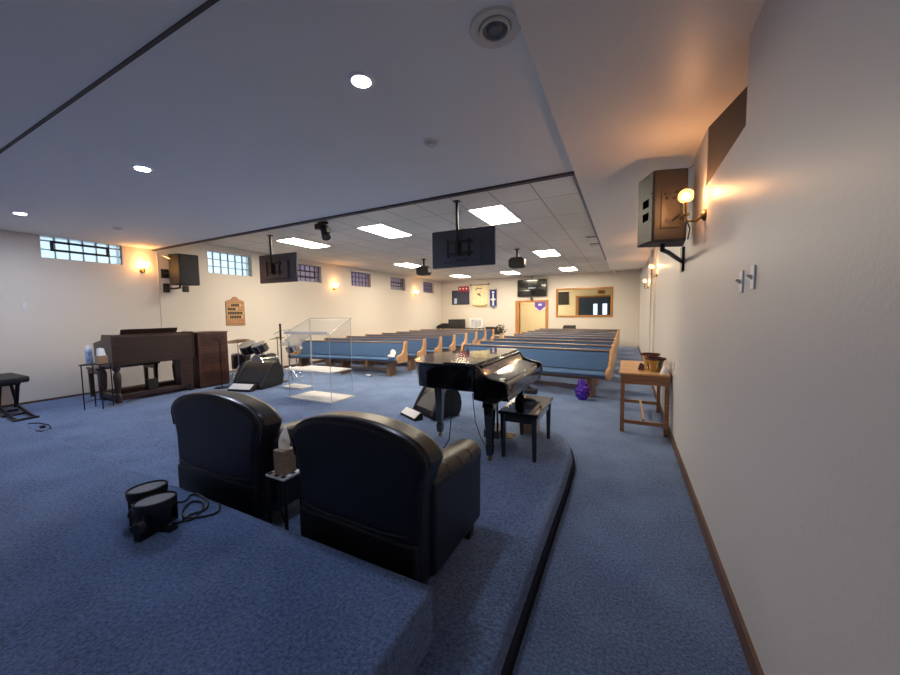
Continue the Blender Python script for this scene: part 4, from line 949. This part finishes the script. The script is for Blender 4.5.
plate('wall_outlet', 'white plate on the left wall below the stage window', 'outlet', XL, 2.09, 1.863, 1, False)

# ------------------------------------------------------------------ offering table
x0, x1, y0, y1, zt = -.04, .53, 5.18, 6.45, .815
t = thing('wooden_table', 'narrow brown wooden table against the right wall', 'table', ((x0+x1)/2, (y0+y1)/2, 0))
part(t, 'tabletop', MB().box(x0-.015,x1+.004,y0-.02,y1+.02,zt-.028,zt), M['tabletop'], .005)
part(t, 'apron', MB().box(x0+.01,x1-.01,y0,y0+.022,zt-.15,zt-.028).box(x0+.01,x1-.01,y1-.022,y1,zt-.15,zt-.028).box(x0,x0+.022,y0+.02,y1-.02,zt-.15,zt-.028).box(x1-.022,x1,y0+.02,y1-.02,zt-.15,zt-.028), M['tablewood'])
for x in (x0+.028,x1-.028):
    for y in (y0+.028,y1-.028): part(t, 'leg', MB().box(x-.026,x+.026,y-.026,y+.026,0,zt-.03), M['tablewood'], .004)
part(t, 'stretcher', MB().box(x0+.054,x1-.054,y0+.015,y0+.04,.12,.17).box(x0+.054,x1-.054,y1-.04,y1-.015,.12,.17).box(x0+.27,x0+.30,y0+.04,y1-.04,.17,.19), M['tablewood'])
def bowl(x, y, label):
    t = thing('offering_bowl', label, 'bowl', (x, y, zt), 'brass offering bowls on the wooden table')
    part(t, 'bowl', MB().lathe([(0,0),(.075,0),(.08,.012),(.09,.10),(.115,.165),(.11,.165),(.085,.10),(.07,.015),(0,.012)], (x,y,zt), 32), M['brassbowl'])
    part(t, 'felt_rim', MB().lathe([(.108,.163),(.108,.185),(.128,.185),(.132,.17),(.118,.158)], (x,y,zt), 32), M['maroon'])
bowl(.375, 5.46, 'brass bowl with maroon rim nearer the front edge of the table')
bowl(.345, 5.98, 'brass bowl with maroon rim behind the first, partly hidden')
solo('maroon_cloth', MB().loft([(.17,5.5,zt),(.25,5.46,zt),(.26,5.66,zt),(.18,5.7,zt)],[(.20,5.52,zt+.10),(.24,5.5,zt+.09),(.25,5.62,zt+.07),(.20,5.64,zt+.08)]), M['maroon'], 'crumpled maroon cloth beside the brass bowls', 'cloth', bevel=.01)
solo('paper_cone', MB().lathe([(0,0),(.055,0),(.01,.12),(0,.125)], (.475,5.29,zt), 14), M['paper'], 'small white folded paper beside the front brass bowl', 'paper')

# ------------------------------------------------------------------ items by the front pews
fo = MB(); rb = random.Random(3); nn, mm = 22, 12
vs = []
for j in range(mm+1):
    for k in range(nn):
        a_ = 2*PI*k/nn; v_ = j/mm
        r_ = (.125*math.sin(PI*min(.97, .12+.8*v_))**.7) * rb.uniform(.72, 1.22)
        vs.append((-.685+r_*math.cos(a_), 6.80+.8*r_*math.sin(a_), max(.004, .36*v_*rb.uniform(.85,1.12))))
fo.add(vs, [(j*nn+k, j*nn+(k+1) % nn, (j+1)*nn+(k+1) % nn, (j+1)*nn+k) for j in range(mm) for k in range(nn)] + [tuple(range(nn)), tuple(range(mm*nn, (mm+1)*nn))])
solo('foil_bag', fo, M['purple'], 'shiny purple foil bag on the carpet by the front right pew', 'bag', ang=5)
solo('black_case', MB().box(-1.98,-1.56,6.84,7.02,0,.09), M['black'], 'flat black case on the carpet under the front right pew', 'case', bevel=.01)
tw = MB(); tw.ball((-5.40,7.30,.55), .10, 1.1, .7, .55, 10, 7); tw.ball((-5.39,7.37,.625), .085, 1, .7, 1.1, 10, 7)
solo('white_towel', tw, M['paper'], 'crumpled white towel on the aisle end of the front left pew', 'towel')
solo('crumpled_paper', MB().ball((-6.05,7.15,.03), .05, 1.6, 1, .6, 8, 6), M['paper'], 'crumpled white paper on the carpet under the front left pew', 'paper')
t = thing('ceiling_vent', 'white slotted air vent in the tiled ceiling beside the soffit', 'vent', (-.75, 9.75, ZN))
fr = MB(); fr.box(-.92,-.58,9.0,9.03,ZN-.012,ZN).box(-.92,-.58,10.47,10.5,ZN-.012,ZN).box(-.92,-.89,9.03,10.47,ZN-.012,ZN).box(-.61,-.58,9.03,10.47,ZN-.012,ZN)
part(t, 'frame', fr, M['whitetrim'])
part(t, 'slot', MB().box(-.88,-.62,9.15,9.25,ZN-.006,ZN-.001).box(-.88,-.62,10.1,10.2,ZN-.006,ZN-.001), M['black'])

# ------------------------------------------------------------------ view
SC.view_settings.view_transform = 'Standard'; SC.view_settings.look = 'None'
SC.view_settings.exposure = 0.2; SC.view_settings.gamma = 1
SC.view_settings.use_curve_mapping = False
SC.cycles.use_denoising = True
SC.cycles.max_bounces = 10; SC.cycles.diffuse_bounces = 6; SC.cycles.transparent_max_bounces = 16
SC.cycles.sample_clamp_indirect = 8
